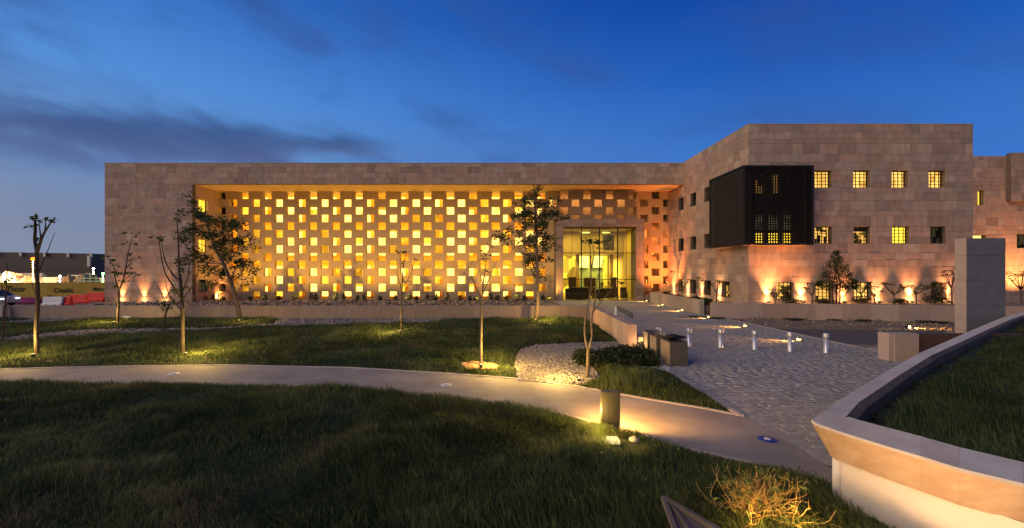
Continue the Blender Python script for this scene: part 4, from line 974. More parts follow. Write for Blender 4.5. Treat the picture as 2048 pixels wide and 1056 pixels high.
# bollard lamp in the front lawn
bx_, by_ = G(1222, 869); 
bp = empty('bollard_lamp', (bx_, by_, 0), 'steel box bollard lamp casting light on the path and grass', 'lamp')
w_, d_, z0, z1 = 0.36, 0.16, 0.06, 0.83
MB().bbox(bx_ - w_ / 2, bx_ + w_ / 2, by_, by_ + d_, z0 + 0.07, z1, 0.006).build('housing', M['steel'], bp)
MB().box(bx_ - w_ / 2 - 0.02, bx_ + w_ / 2 + 0.03, by_ - 0.02, by_ + d_ + 0.02, z0 - 0.06, z0).build('base_plate', M['dark'], bp)
MB().box(bx_ - w_ / 2 + 0.03, bx_ + w_ / 2 - 0.03, by_ + 0.02, by_ + d_ - 0.02, z0 + 0.001, z0 + 0.069).build('plinth', M['dark'], bp)
MB().lathe([(0.012, 0), (0.012, 0.006)], (bx_ + 0.10, by_ - 0.006, 0.77), 8).build('screw', M['silver'], bp)
MB().box(bx_ - w_ / 2 + 0.04, bx_ + w_ / 2 - 0.04, by_ + d_ + 0.001, by_ + d_ + 0.008, z1 - 0.18, z1 - 0.06).build('lens', M['e_lamp'], bp)
lamp('SPOT', (bx_ + 0.02, by_ + d_ + 0.03, 0.66), 290, (1.0, 0.46, 0.10), bp, target=(bx_ + 0.7, by_ + 0.9, 0), angle=150, blend=0.9, size=0.05)
lamp('POINT', (bx_ - w_ / 2 - 0.12, by_ + 0.10, 0.44), 36, (1.0, 0.58, 0.12), bp, size=0.04)

sx, sy = G(1226, 903)
tag(MB().bbox(sx - 0.1, sx + 0.1, sy - 0.1, sy + 0.09, 0.10, 0.24, 0.01).build('ground_light', emit('cream_lens', (1.0, 0.72, 0.28), 1.3)), 'glowing cream square light in the grass in front of the bollard lamp', 'ground light')
lamp('POINT', (sx - 0.12, sy + 0.12, 0.36), 22, (1.0, 0.60, 0.13), size=0.05, name='ground_light_glow')
sx, sy = G(1269, 893)
rk = MB(); rk.add([(sx + p[0] * 0.12, sy + p[1] * 0.09, 0.12 + p[2] * 0.07) for p in IV], IF); tag(rk.build('stone', mat('pale_stone', (0.55, 0.50, 0.42), 0.7), smooth=True), 'pale rounded stone in the grass right of the bollard lamp', 'stone')
# flat cover plates set in the path
for i, (px, py_) in enumerate([(347, 749), (892, 771), (1535, 880)]):
    x, y_ = G(px, py_); o = empty('floor_light', (x, y_, 0.014), ['pale flat cover plate in the path at the left', 'pale oval cover plate in the path at the middle', 'blue oval cover plate where the path meets the paving'][i], 'cover plate', 'cover plates set in the path')
    MB().lathe([(0.165, 0), (0.155, 0.008), (0.05, 0.009)], (x, y_, 0.013), 20).build('rim', M['bluecap'] if i == 2 else M['whiteplastic'], o, smooth=True)
    MB().lathe([(0.085 if i < 2 else 0.06, 0), (0.075 if i < 2 else 0.05, 0.005)], (x, y_, 0.0225), 16).build('lid', M['whiteplastic'] if i == 2 else M['silver'], o)
# boulder beside the rim, pointed box at the bottom edge
bx2 = at(1903, 672, 17.4); rk = MB(); rk.add([(bx2[0] + p[0] * 0.35 * random.uniform(.8, 1.2), bx2[1] + p[1] * 0.3, 0.35 + p[2] * 0.42 * random.uniform(.8, 1.2)) for p in IV], IF)
tag(rk.build('boulder', M['rock']), 'grey boulder behind the rim, at the foot of the pylon', 'boulder')
wbx = empty('skylight_box', (1.95, 4.3, 0), 'pointed bronze-framed box corner at the bottom edge', 'skylight')
A, B_, C_ = (1.89, 5.0), (2.9, 3.1), (1.55, 3.1)
MB().prism([(A[0] + .02, A[1] - .06), (C_[0] + .03, C_[1]), (B_[0] - .03, B_[1])], -0.05, 0.50).build('body', mat('box_stone', (0.22, 0.16, 0.12), 0.8), wbx)
def rail(a, b, w, z0, z1):
    a = Vector(a); b = Vector(b); d = (b - a).normalized(); n_ = Vector((-d.y, d.x)) * w / 2
    return MB().prism([tuple(a - n_), tuple(b - n_), tuple(b + n_), tuple(a + n_)], z0, z1)
brz = mat('bronze_rail', (0.20, 0.145, 0.10), 0.6, 0.0)
rail(A, B_, 0.05, 0.503, 0.55).build('rail', brz, wbx); rail(A, C_, 0.05, 0.503, 0.548).build('rail', brz, wbx)
rail((1.92, 4.86), (1.95, 3.1), 0.03, 0.503, 0.54).build('rail', brz, wbx)

# lamps along the approach edge: low ground lights throwing a streak across the paving
for i, (px, py_) in enumerate([(1293, 603), (1325, 611), (1364, 622), (1417, 636), (1490, 654), (1597, 682)]):
    x, y_ = G(px, py_)
    o = empty('ground_light', (x, y_, 0), 'glowing ground light on the right edge of the approach, ' + ['farthest, by the portal', 'second from the portal', 'third from the portal', 'fourth from the portal', 'fifth from the portal', 'nearest, behind the bollards'][i], 'ground light', 'ground lights along the paved approach')
    MB().bbox(x - 0.02, x + 0.12, y_ - 0.09, y_ + 0.09, 0, 0.14, 0.01).build('housing', M['dark'], o)
    MB().box(x - 0.028, x - 0.021, y_ - 0.075, y_ + 0.075, 0.03, 0.12).build('lens', M['e_lamp'], o)
    lamp('SPOT', (x - 0.06, y_, 0.14), 300, (1.0, 0.42, 0.085), o, target=(x - 2.2, y_ + 0.1, -0.1), angle=80, blend=0.9, size=0.03)
    MB().box(x + 0.0, x + 0.05, y_ - 0.097, y_ - 0.091, 0.06, 0.11).build('front_lens', M['e_lamp'], o)
x, y_ = G(1814, 657)
o = empty('ground_light', (x, y_, 0), 'bright ground light alone on the sand left of the pylon', 'ground light')
MB().bbox(x - 0.02, x + 0.12, y_ - 0.09, y_ + 0.09, 0, 0.16, 0.01).build('housing', M['dark'], o); MB().box(x, x + 0.1, y_ - 0.1, y_ - 0.092, 0.04, 0.14).build('lens', emit('strong_lens', (1, .6, .2), 60), o)
lamp('SPOT', (x + 0.16, y_, 0.16), 200, (1.0, 0.44, 0.09), o, target=(x + 2.5, y_ - 0.1, -0.1), angle=85, blend=0.9, size=0.03)

# ------------------------------------------------------------------ wall uplights
def uplight(loc, tgt, power, color, label, angle=48, grp='uplights at the foot of the walls'):
    o = empty('wall_uplight', loc, label, 'uplight', grp)
    x, y, z = loc
    MB().lathe([(0.10, 0), (0.11, 0.03), (0.11, 0.12), (0.085, 0.13)], loc, 12).build('housing', M['dark'], o, smooth=True)
    MB().lathe([(0.08, 0), (0.075, 0.012)], (x, y, z + 0.131), 12).build('lens', M['e_glow'], o)
    lamp('SPOT', (x, y, z + 0.18), power * 3.2, color, o, target=tgt, angle=angle + 10, blend=1.0, size=0.05)
    lamp('POINT', (x, y, z + 0.22), power * 0.065, (1.0, 0.50, 0.18), o, size=0.05)
OR = (1.0, 0.40, 0.14)
for i, px in enumerate((236, 280, 322)):
    x = (px - CX) * 42.85 / F; uplight((x, 43.14, -0.02), (x, 43.32, 3.2), 230, (1.0, 0.44, 0.15), 'small uplight at the foot of the solid left wall, %s of three' % ['left', 'middle', 'right'][i], 46)
x = (428 - CX) * 46.6 / F; uplight((x, 47.05, 0), (x, 47.3, 3.2), 260, (1.0, 0.42, 0.15), 'uplight in the left corner of the recess below the screen', 60)
for i, px in enumerate((1540, 1609, 1692, 1762, 1828, 1902)):
    x = (px - CX) * 31.6 / F; uplight((x, 31.73, 0.81), (x, 31.93, 3.6), 330, OR, 'uplight at the foot of the block front, %s from the left' % ORD[i], 56)
for i, (px, Y) in enumerate(((1349, 45.9), (1377, 42.4), (1405, 39.4), (1442, 36.2))):
    uplight((18.28, Y, 0.63), (18.46, Y, 3.4), 230, (1.0, 0.46, 0.17), 'uplight at the foot of the block side wall, %s from the portal' % ORD[i], 54)
# broad orange wash in the corner of the recess beside the portal
lamp('SPOT', (16.6, 44.2, 0.75), 2100, (1.0, 0.26, 0.055), wing, target=(17.3, 47.4, 7.5), angle=120, blend=0.9, size=0.06, name='corner_wash_light')
lamp('SPOT', (20.5, 30.4, 0.9), 800, (1.0, 0.34, 0.10), block, target=(20.2, 31.6, 5.0), angle=90, blend=1.0, size=0.06, name='bay_wash_light')

# ================================================================== TREES
def curve_pts(pts, n=4):
    """smooth polyline through the points"""
    P = [Vector(p) for p in pts]; out = []
    for i in range(len(P) - 1):
        p0, p1, p2, p3 = P[max(0, i - 1)], P[i], P[i + 1], P[min(len(P) - 1, i + 2)]
        for k in range(n):
            t_ = k / n; out.append(0.5 * ((2 * p1) + (p2 - p0) * t_ + (2 * p0 - 5 * p1 + 4 * p2 - p3) * t_ ** 2 + (3 * p1 - p0 - 3 * p2 + p3) * t_ ** 3))
    return out + [P[-1]]
def leaves(centres, n, spread, size, aspect=0.5, droop=0.0):
    """leaf-sized rhombs scattered round centres; returns (N,4,3)"""
    c = np.repeat(np.array([tuple(p) for p in centres]), n, 0); N = len(c)
    d = rng.normal(0, 1, (N, 3)); d /= np.linalg.norm(d, axis=1)[:, None]; c = c + d * (rng.random((N, 1)) ** 0.5) * np.array(spread)
    a = rng.normal(0, 1, (N, 3)); a[:, 2] = a[:, 2] * 0.5 - droop; a /= np.linalg.norm(a, axis=1)[:, None]
    b = np.cross(a, rng.normal(0, 1, (N, 3))); b /= np.linalg.norm(b, axis=1)[:, None]
    s = size * rng.uniform(0.6, 1.3, (N, 1))
    return np.stack([c, c + a * s * 0.5 + b * s * aspect * 0.5, c + a * s, c + a * s * 0.5 - b * s * aspect * 0.5], 1)
def tree(label, base, stems, clumps, bark='bark', name='young_tree', cat='tree', leafm='leaf', group=None):
    """base pixel; stems: (list of (px, py, depth offset), r0, r1); clumps: (px, py, depth offset, spread, n, leaf size)"""
    bx, by = G(*base); bz = float(H(bx, by)); o = empty(name, (bx, by, bz), label, cat, group)
    T = lambda p: Vector(at(p[0], p[1], by + p[2]))
    tr = MB()
    for pts, r0, r1 in stems:
        q = [T(p) for p in pts]
        if pts[0][:2] == base: q[0] = Vector((bx, by, bz - 0.05))
        tr.tube(curve_pts(q, 4), r0, r1, 7)
    L_ = []
    for px, py, dd, spread, n, size in clumps:
        L_.append(leaves([T((px, py, dd))], n, spread, size))
    tr.build('trunk', M[bark], o, smooth=True)
    if L_:
        v = np.concatenate(L_); npmesh('crown', v, 4, [(0, 1, 2, 3)], M[leafm], rng.uniform(0, 1, len(v)), o, kind=None)
    return o
# 1 far left thin tree
tree('thin dark sapling at the left edge of the lawn', (5, 688), [([(5, 688, 0), (8, 640, 0), (12, 590, 0.1), (15, 525, 0.2)], 0.05, 0.012), ([(9, 620, 0), (18, 600, -.3), (26, 590, -.5)], 0.02, 0.006), ([(11, 600, 0), (4, 575, .2), (3, 560, .3)], 0.02, 0.006)], [(14, 562, 0.1, (.25, .25, .3), 14, .14), (6, 572, .2, (.2, .2, .2), 8, .12)])
# 2 tall lopped tree
tree('tall lopped tree with a forked bare top before the sky', (75, 718), [([(75, 718, 0), (73, 660, 0), (76, 600, 0), (74, 545, 0), (74, 500, 0)], 0.072, 0.055), ([(74, 502, 0), (70, 480, .1), (71, 455, .1), (70, 440, .1)], 0.06, 0.035), ([(75, 503, 0), (84, 475, -.1), (92, 460, -.2), (103, 443, -.2)], 0.055, 0.018), ([(82, 482, -.1), (80, 462, -.2), (78, 445, -.2)], 0.025, 0.012), ([(90, 464, -.2), (91, 450, -.2), (91, 440, -.3)], 0.025, 0.012), ([(76, 548, 0), (88, 520, .2), (100, 490, .4), (110, 465, .5)], 0.022, 0.006), ([(73, 590, 0), (66, 575, .1), (64, 560, .2)], 0.015, 0.005)],
     [(70, 438, .1, (.16, .16, .12), 22, .16), (66, 452, .1, (.14, .14, .12), 16, .15), (91, 438, -.3, (.12, .12, .06), 12, .14), (79, 443, -.2, (.1, .1, .06), 8, .13), (104, 440, -.2, (.13, .13, .08), 14, .14), (71, 476, .1, (.08, .08, .1), 6, .12)])
# 3 small leafy sapling before the left wall
S3 = [([(235, 650, 0), (237, 610, 0), (238, 578, 0)], 0.07, 0.05), ([(238, 580, 0), (230, 555, .2), (228, 535, .3), (215, 515, .5)], 0.04, 0.012), ([(238, 580, 0), (248, 555, -.2), (254, 520, -.3), (260, 490, -.3), (267, 468, -.3)], 0.045, 0.01), ([(244, 565, -.1), (258, 552, -.5), (266, 545, -.6)], 0.02, 0.006), ([(250, 540, -.2), (262, 525, 0), (276, 515, .2)], 0.02, 0.006), ([(226, 545, .3), (216, 538, .1), (208, 530, .1)], 0.015, 0.005)]
tree('small sapling with flat sparse leaves before the solid left wall', (235, 650), S3, [(px, py, d, (.35, .3, .12), n, .24) for px, py, d, n in [(222, 520, .4, 12), (212, 512, .5, 9), (230, 545, .3, 16), (238, 548, 0, 14), (254, 508, -.3, 8), (262, 488, -.3, 9), (268, 468, -.3, 7), (270, 518, .1, 9), (262, 548, -.5, 10), (248, 562, -.2, 8), (230, 530, .2, 10), (252, 535, 0, 6), (226, 572, 0, 4)]])
# 4 small bent tree at the gravel strip
tree('short bent sapling standing on the gravel strip', (327, 663), [([(327, 663, 0), (329, 640, 0), (334, 620, 0), (342, 605, 0)], 0.055, 0.03), ([(334, 620, 0), (328, 605, .2), (322, 585, .3), (308, 560, .4)], 0.025, 0.006), ([(340, 608, 0), (348, 595, -.2), (346, 580, -.2)], 0.02, 0.006), ([(333, 622, 0), (322, 615, 0), (318, 607, 0)], 0.02, 0.006)], [(330, 610, 0, (.4, .4, .25), 26, .18), (343, 600, 0, (.3, .3, .3), 20, .18), (350, 580, -.2, (.25, .25, .3), 12, .16), (320, 608, 0, (.15, .15, .15), 8, .15)])
# 5 bare branching tree
tree('bare many-branched tree with a spotlit foot in the lawn', (365, 715), [([(365, 715, 0), (365, 670, 0), (365, 630, 0), (364, 595, 0), (361, 560, 0)], 0.075, 0.055),
     ([(361, 562, 0), (358, 530, .1), (357, 490, .2), (354, 440, .2)], 0.045, 0.015), ([(364, 600, 0), (345, 570, -.3), (330, 545, -.4), (322, 510, -.4), (318, 475, -.4)], 0.035, 0.008), ([(362, 562, 0), (346, 550, .3), (330, 520, .5), (324, 490, .6), (323, 475, .6)], 0.03, 0.008), ([(362, 590, 0), (374, 560, -.3), (378, 535, -.4), (376, 515, -.4)], 0.03, 0.01), ([(366, 598, 0), (384, 572, .2), (396, 545, .3), (398, 532, .3)], 0.025, 0.006), ([(366, 625, 0), (350, 605, .2), (338, 590, .3), (330, 560, .4)], 0.03, 0.008), ([(367, 618, 0), (384, 598, -.2), (398, 585, -.3)], 0.025, 0.007), ([(367, 632, 0), (385, 615, .2), (395, 595, .3)], 0.02, 0.006), ([(364, 632, 0), (350, 625, -.2), (335, 612, -.3)], 0.015, 0.006), ([(358, 560, 0), (345, 545, 0), (340, 525, 0)], 0.015, 0.005)],
     [(318, 475, -.4, (.18, .18, .08), 12, .15), (324, 474, .6, (.15, .15, .08), 10, .14), (354, 440, .2, (.16, .16, .12), 16, .15), (366, 540, 0, (.25, .25, .2), 22, .15), (378, 578, -.2, (.2, .2, .15), 14, .15), (350, 580, .2, (.2, .2, .2), 12, .15)])
# 6 leaning leafy tree
def canopy(base, root_pts, r0, r1, cl, n, size, label, seed, bark='palebark', spread=(.55, .55, .45), sub=0.03, cat='tree', name='leafy_tree'):
    bx, by = G(*base); r_ = random.Random(seed)
    stems = [(root_pts, r0, r1)]; clumps = []
    for (px, py, k) in cl:
        d = r_.uniform(-1.1, 1.1)
        src = min(root_pts[1:], key=lambda p: abs(p[1] - (py + 30)) + 0.4 * abs(p[0] - px))
        midp = ((src[0] + px) / 2 + r_.uniform(-6, 6), (src[1] + py) / 2 + r_.uniform(-3, 8), (src[2] + d) / 2)
        stems.append(([src, midp, (px, py, d)], sub, 0.008))
        for q in range(4):
            clumps.append((px + r_.gauss(0, 9), py + r_.gauss(0, 6), d + r_.gauss(0, .3), tuple(s * r_.uniform(.5, .9) for s in spread), int(n * k * 1.35 / 4), size))
    return tree(label, base, stems, clumps, bark, name, cat)
canopy((480, 642), [(480, 642, 0), (472, 600, 0), (462, 565, 0), (448, 530, 0), (432, 500, 0), (422, 470, .1), (412, 440, .2)], 0.15, 0.035,
       [(x, y, k) for x, y, k in [(380, 425, .8), (372, 480, 1), (388, 500, 1), (395, 455, 1.3), (410, 430, 1.2), (430, 440, 1.4), (450, 450, 1.3), (468, 448, 1), (415, 470, 1.2), (440, 475, 1.2), (465, 478, 1.2), (485, 492, .9), (400, 520, 1), (365, 520, .8), (505, 480, .5), (495, 520, .8), (478, 530, 1), (460, 510, 1), (505, 540, .5), (430, 545, .8), (418, 562, .5), (385, 405, .4), (445, 500, .9), (410, 540, .6), (490, 555, .3)]], 150, .17, 'leaning leafy tree with drooping crown at the left end of the screen', 4)
# 7 thin sapling in the middle
tree('thin bare sapling with a dim spotlight, middle of the lawn', (803, 668), [([(803, 668, 0), (803, 620, 0), (804, 580, 0), (806, 540, .1), (812, 505, .1)], 0.045, 0.012), ([(804, 580, 0), (795, 550, .3), (793, 515, .4)], 0.02, 0.006), ([(804, 575, 0), (818, 555, -.2), (826, 535, -.3), (829, 520, -.3)], 0.02, 0.006), ([(805, 555, 0), (800, 530, -.2), (800, 505, -.2)], 0.016, 0.005), ([(804, 590, 0), (815, 575, .2), (822, 560, .3)], 0.015, 0.005)], [(812, 503, .1, (.3, .3, .1), 16, .15), (806, 562, 0, (.25, .25, .2), 16, .14), (800, 506, -.2, (.15, .15, .08), 8, .14), (830, 518, -.3, (.12, .12, .1), 6, .13), (806, 528, 0, (.2, .2, .2), 8, .13)])
# 8 sapling with a ring of wood chips
tree('sapling with a lit ring of wood chips at its foot', (962, 736), [([(962, 736, 0), (962, 690, 0), (963, 640, 0), (964, 595, 0), (968, 555, 0), (974, 515, 0)], 0.055, 0.012), ([(964, 600, 0), (952, 575, .2), (942, 550, .3), (935, 532, .3)], 0.02, 0.006), ([(965, 590, 0), (975, 565, -.2), (986, 540, -.3), (995, 520, -.3)], 0.02, 0.006), ([(966, 570, 0), (960, 545, -.2), (960, 525, -.2)], 0.016, 0.005), ([(964, 610, 0), (976, 590, .2), (982, 565, .3)], 0.016, 0.005), ([(968, 555, 0), (978, 548, 0), (990, 522, .1)], 0.014, 0.005)], [(974, 508, 0, (.25, .25, .12), 16, .13), (948, 530, .3, (.15, .15, .1), 8, .12), (962, 520, -.2, (.15, .15, .1), 8, .12), (970, 545, 0, (.2, .2, .2), 10, .12)], bark='palebark')
# 9 big leafy tree before the screen
canopy((1072, 643), [(1072, 643, 0), (1075, 600, 0), (1075, 560, 0), (1074, 520, 0), (1073, 480, 0), (1072, 440, 0), (1068, 400, 0)], 0.13, 0.03,
       [(x, y, k) for x, y, k in [(1070, 385, 1), (1055, 400, 1), (1085, 402, .9), (1040, 408, .8), (1100, 405, .5), (1060, 425, 1.5), (1085, 425, 1.4), (1035, 430, 1.0), (1105, 432, .9), (1115, 425, .6), (1050, 450, 1.4), (1075, 455, 1.6), (1095, 445, 1.1), (1028, 465, .9), (1010, 472, .6), (1055, 478, 1.1), (1080, 490, 1.3), (998, 476, .4), (1090, 470, .8), (1070, 515, 1.2), (1058, 500, .7), (1088, 515, .8), (1075, 535, 1), (1060, 525, .5), (1098, 490, .5), (1084, 548, .4), (1044, 478, .6)]], 150, .16, 'leafy upright tree before the right end of the glowing screen', 9, spread=(.5, .5, .4))
# 10 twin-stemmed tree in the gravel
tree('twin-stemmed slender tree beside the lit gravel patch', (1174, 756), [([(1174, 756, 0), (1176, 725, 0), (1177, 698, 0)], 0.062, 0.05), ([(1176, 700, 0), (1170, 670, .1), (1172, 630, .1), (1182, 580, .1), (1182, 540, .1), (1180, 490, .1)], 0.038, 0.012), ([(1178, 700, 0), (1184, 670, -.1), (1183, 640, -.1), (1190, 600, -.1), (1194, 560, -.1), (1208, 520, -.2)], 0.036, 0.01), ([(1182, 540, .1), (1188, 510, .1), (1184, 485, .1)], 0.02, 0.006), ([(1186, 625, -.1), (1205, 600, -.2), (1222, 580, -.3), (1232, 560, -.3)], 0.02, 0.006), ([(1190, 600, -.1), (1202, 575, 0), (1206, 560, .1)], 0.016, 0.006)],
     [(1170, 482, .1, (.28, .2, .05), 16, .17), (1190, 485, .1, (.3, .2, .08), 18, .17), (1210, 482, 0, (.22, .2, .06), 12, .17), (1194, 494, 0, (.16, .16, .06), 8, .15), (1232, 562, -.3, (.2, .2, .1), 10, .15), (1210, 570, 0, (.25, .2, .1), 12, .14), (1222, 585, -.2, (.15, .15, .1), 6, .13)], bark='palebark')
# dark shrub and ground cover next to it
def shrub_mesh(r, h, n, size, cone=False):
    c = []
    for _ in range(n):
        u = rng.normal(0, 1, 3); u /= np.linalg.norm(u); k = rng.random() ** 0.35
        z = (u[2] * k + 1) / 2; rr = r * k * (1.15 - 0.75 * z if cone else 1)
        c.append((u[0] * rr, u[1] * rr, 0.02 + z * h * 0.92))
    return leaves(c, 1, (0.01,) * 3, size)
def shrub(loc, r, h, n, size, label, group, cone=False, name='shrub'):
    o = empty(name, loc, label, 'shrub', group)
    v = shrub_mesh(r, h, n, size, cone) + np.array(loc)
    npmesh('foliage', v, 4, [(0, 1, 2, 3)], M['shrub'], rng.uniform(0, 1, len(v)), o, kind=None)
    MB().tube([loc, (loc[0], loc[1], loc[2] + h * 0.6)], 0.025, 0.012, 6).build('stem', M['bark'], o)
    return o
x, y_ = G(1178, 737); shrub((x, y_ + 0.35, 0.0), 0.45, 0.62, 900, .13, 'dark shrub standing just behind the twin-stemmed tree', None)
v = []
for _ in range(900):
    while True:
        xx = rng.uniform(min(p[0] for p in cover), max(p[0] for p in cover)); yy = rng.uniform(min(p[1] for p in cover), max(p[1] for p in cover))
        if inpoly(np.array([xx]), np.array([yy]), cover)[0]: break
    v.append((xx, yy, float(H(xx, yy)) + rng.uniform(0.05, 0.28)))
v = leaves(v, 7, (.12, .12, .08), .11); npmesh('ground_cover', v, 4, [(0, 1, 2, 3)], M['shrub'], rng.uniform(0, 1, len(v)))
# clipped shrubs along the foot of the screen
sx = [407, 426, 446, 501, 530, 557, 590, 622, 632, 672, 688, 715, 729, 760, 791, 819, 833, 855, 868, 873, 895, 921, 940, 951, 982, 995, 1013, 1035, 1049, 1085, 1098]
for i, px in enumerate(sx):
    Y = 44.9 + random.uniform(-0.3, 0.3); h = random.uniform(0.5, 1.05); 
    shrub(((px - CX) * Y / F, Y, -0.02), random.uniform(0.24, 0.42), h, 260, .12, 'dark clipped shrub at the foot of the screen, %s from the left' % ORD[i], 'clipped shrubs along the screen', cone=i % 3 != 0, name='clipped_shrub')
# low dark weeds on the yard and verge
wv = []
for _ in range(150): wv.append((rng.uniform(-38, 4.5), rng.uniform(36.5, 45), 0.03))
for px, py_ in [(1395, 634), (1430, 637), (1535, 637), (1575, 638), (1670, 640), (1720, 642), (1765, 641), (1880, 646), (1850, 645), (1600, 640)]:
    for _ in range(5): q = G(px + rng.normal(0, 10), py_ + rng.normal(0, .6)); wv.append((q[0], q[1], 0.03))
v = leaves(wv, 60, (.5, .3, .06), .10); npmesh('weeds', v, 4, [(0, 1, 2, 3)], M['shrub'], rng.uniform(0, 1, len(v)))

# ------------------------------------------------------------------ planting below the block
def rosette_tree(px, base_py, Y, z, h, nb, spread, label, seed, lw=0.32, bark='palebark'):
    """small tree: short trunk, candelabra branches, a rosette of long leaves at each tip"""
    r_ = random.Random(seed); x = (px - CX) * Y / F; o = empty('frangipani', (x, Y, z), label, 'tree', 'small trees in the raised beds')
    tr = MB(); tips = []
    fork = Vector((x + r_.uniform(-.05, .05), Y, z + h * 0.42)); tr.tube([(x, Y, z - 0.05), (x + 0.03, Y, z + h * 0.2), fork], 0.05, 0.04, 7)
    for k in range(nb):
        a = 6.28 * k / nb + r_.uniform(-.4, .4); rr = spread * r_.uniform(.5, 1.0); tip = fork + Vector((rr * math.cos(a), rr * math.sin(a) * 0.7, h * r_.uniform(.25, .55)))
        mid = fork + (tip - fork) * 0.5 + Vector((0, 0, -0.05)); tr.tube([fork, mid, tip], 0.03, 0.015, 6); tips.append(tip)
    tr.build('trunk', M[bark], o, smooth=True)
    L_ = []
    for tp in tips:
        n = 16; a = rng.uniform(0, 6.28, n); e = rng.uniform(-0.3, 0.6, n); d = np.stack([np.cos(a) * np.cos(e), np.sin(a) * np.cos(e), np.sin(e)], 1); s = np.stack([-np.sin(a), np.cos(a), np.zeros(n)], 1) * 0.045; l = lw * rng.uniform(.7, 1.2, (n, 1)); c = np.array(tp)[None]
        L_.append(np.stack([c + d * 0.02, c + d * l * .55 + s, c + d * l + np.array([0, 0, -0.03]), c + d * l * .55 - s], 1))
    v = np.concatenate(L_); npmesh('crown', v, 4, [(0, 1, 2, 3)], M['leaf'], rng.uniform(0, 1, len(v)), o, kind=None)
for i, (px, h, nb, sp_) in enumerate([(1550, 1.1, 6, .5), (1624, 1.5, 7, .55), (1722, 1.6, 9, .8), (1787, 1.6, 9, .85), (1832, 1.6, 7, .6), (1868, 1.6, 8, .6), (1748, 1.3, 5, .5)]):
    rosette_tree(px, 605, 30.0 + 0.3 * (i % 3), 0.8, h, nb, sp_, 'small spreading tree in the long raised bed, %s' % ['before the first lit window', 'left of the dense dark tree', 'covering the third lit window', 'between two uplit patches', 'with thin bare trunk before an uplit patch', 'before the dark right window', 'right beside the third lit window'][i], i + 3)
for i, (px, Y, h) in enumerate([(1338, 44.5, 2.6), (1392, 38.6, 2.0), (1432, 34.4, 1.8), (1363, 43, 1.6)]):
    rosette_tree(px, 590, Y, 0.62, h, 6, .6, 'small tree against the side wall of the block, %s' % ['farthest, beside the orange screen corner', 'second nearest, between the windows', 'nearest, before the last window', 'second farthest, near the first uplight'][i], i + 20)
def tz(px, py_, Y): return at(px, py_, Y)
# dense dark tree
oX = (1673 - CX) * 30.2 / F; dt = empty('acacia_tree', (oX, 30.2, 0.8), 'dense dark feathery tree before the second ground floor window', 'tree')
tr = MB()
for a, b in ((1662, 0.1), (1673, 0.0), (1680, -.15)): tr.tube(curve_pts([(oX + (a - 1673) * 0.012, 30.2 + b, 0.75), (oX + (a - 1673) * 0.02, 30.2 + b, 1.6), (oX + (a - 1673) * 0.01, 30.2 + b, 2.6), (oX + random.uniform(-.2, .2), 30.2, 4.0)]), 0.06, 0.015, 6)
tr.build('trunk', M['bark'], dt, smooth=True)
cs = []
for px, py_, s in [(1673, 505, .25), (1668, 515, .4), (1680, 520, .4), (1660, 530, .5), (1675, 532, .5), (1690, 535, .45), (1652, 545, .5), (1668, 548, .6), (1685, 548, .6), (1698, 550, .35), (1650, 560, .5), (1665, 562, .6), (1682, 563, .6), (1696, 565, .45), (1708, 562, .25), (1655, 573, .4), (1675, 573, .5), (1692, 576, .35), (1710, 572, .3), (1640, 566, .25)]:
    c = at(px, py_, 30.2 + random.uniform(-.5, .5)); cs.append(leaves([c], 230, (s * .75, s * .75, s * .95), .15, 0.3, 0.5))
v = np.concatenate(cs); npmesh('crown', v, 4, [(0, 1, 2, 3)], M['leaf'], rng.uniform(0, .7, len(v)), dt, kind=None)
# right side trees half hidden by / beside the pylon
rosette_tree(1903, 600, 27.6, 0.8, 2.9, 6, .45, 'drooping small tree half hidden by the left side of the pylon', 40)
rosette_tree(2042, 600, 33.0, 0.6, 2.6, 9, 1.1, 'dark spreading tree at the right edge before the orange wall', 41, lw=0.5)
for i, (px, Y, r_, h) in enumerate([(1586, 30.9, .65, .38), (1722, 30.9, .6, .62), (1800, 30.6, .45, .38), (1862, 30.6, .5, .9), (1650, 30.9, .6, .3), (1884, 30.9, .4, .5)]):
    shrub(((px - CX) * Y / F, Y, 0.8), r_, h, 420, .12, 'low dark shrub in the long raised bed, %s from the left' % ORD[i], 'low shrubs in the raised bed', name='bed_shrub')
for i, (X, Y) in enumerate([(15.7, 33), (16.2, 35.4), (15.6, 38), (16, 41.5), (15.3, 32.1)]):
    shrub((X, Y, 0.6), .55, .5, 380, .13, 'low shrub behind the curved planter wall, %s' % ['second nearest', 'third nearest', 'fourth nearest', 'farthest', 'nearest its end'][i], 'shrubs behind the planter wall', name='bed_shrub')

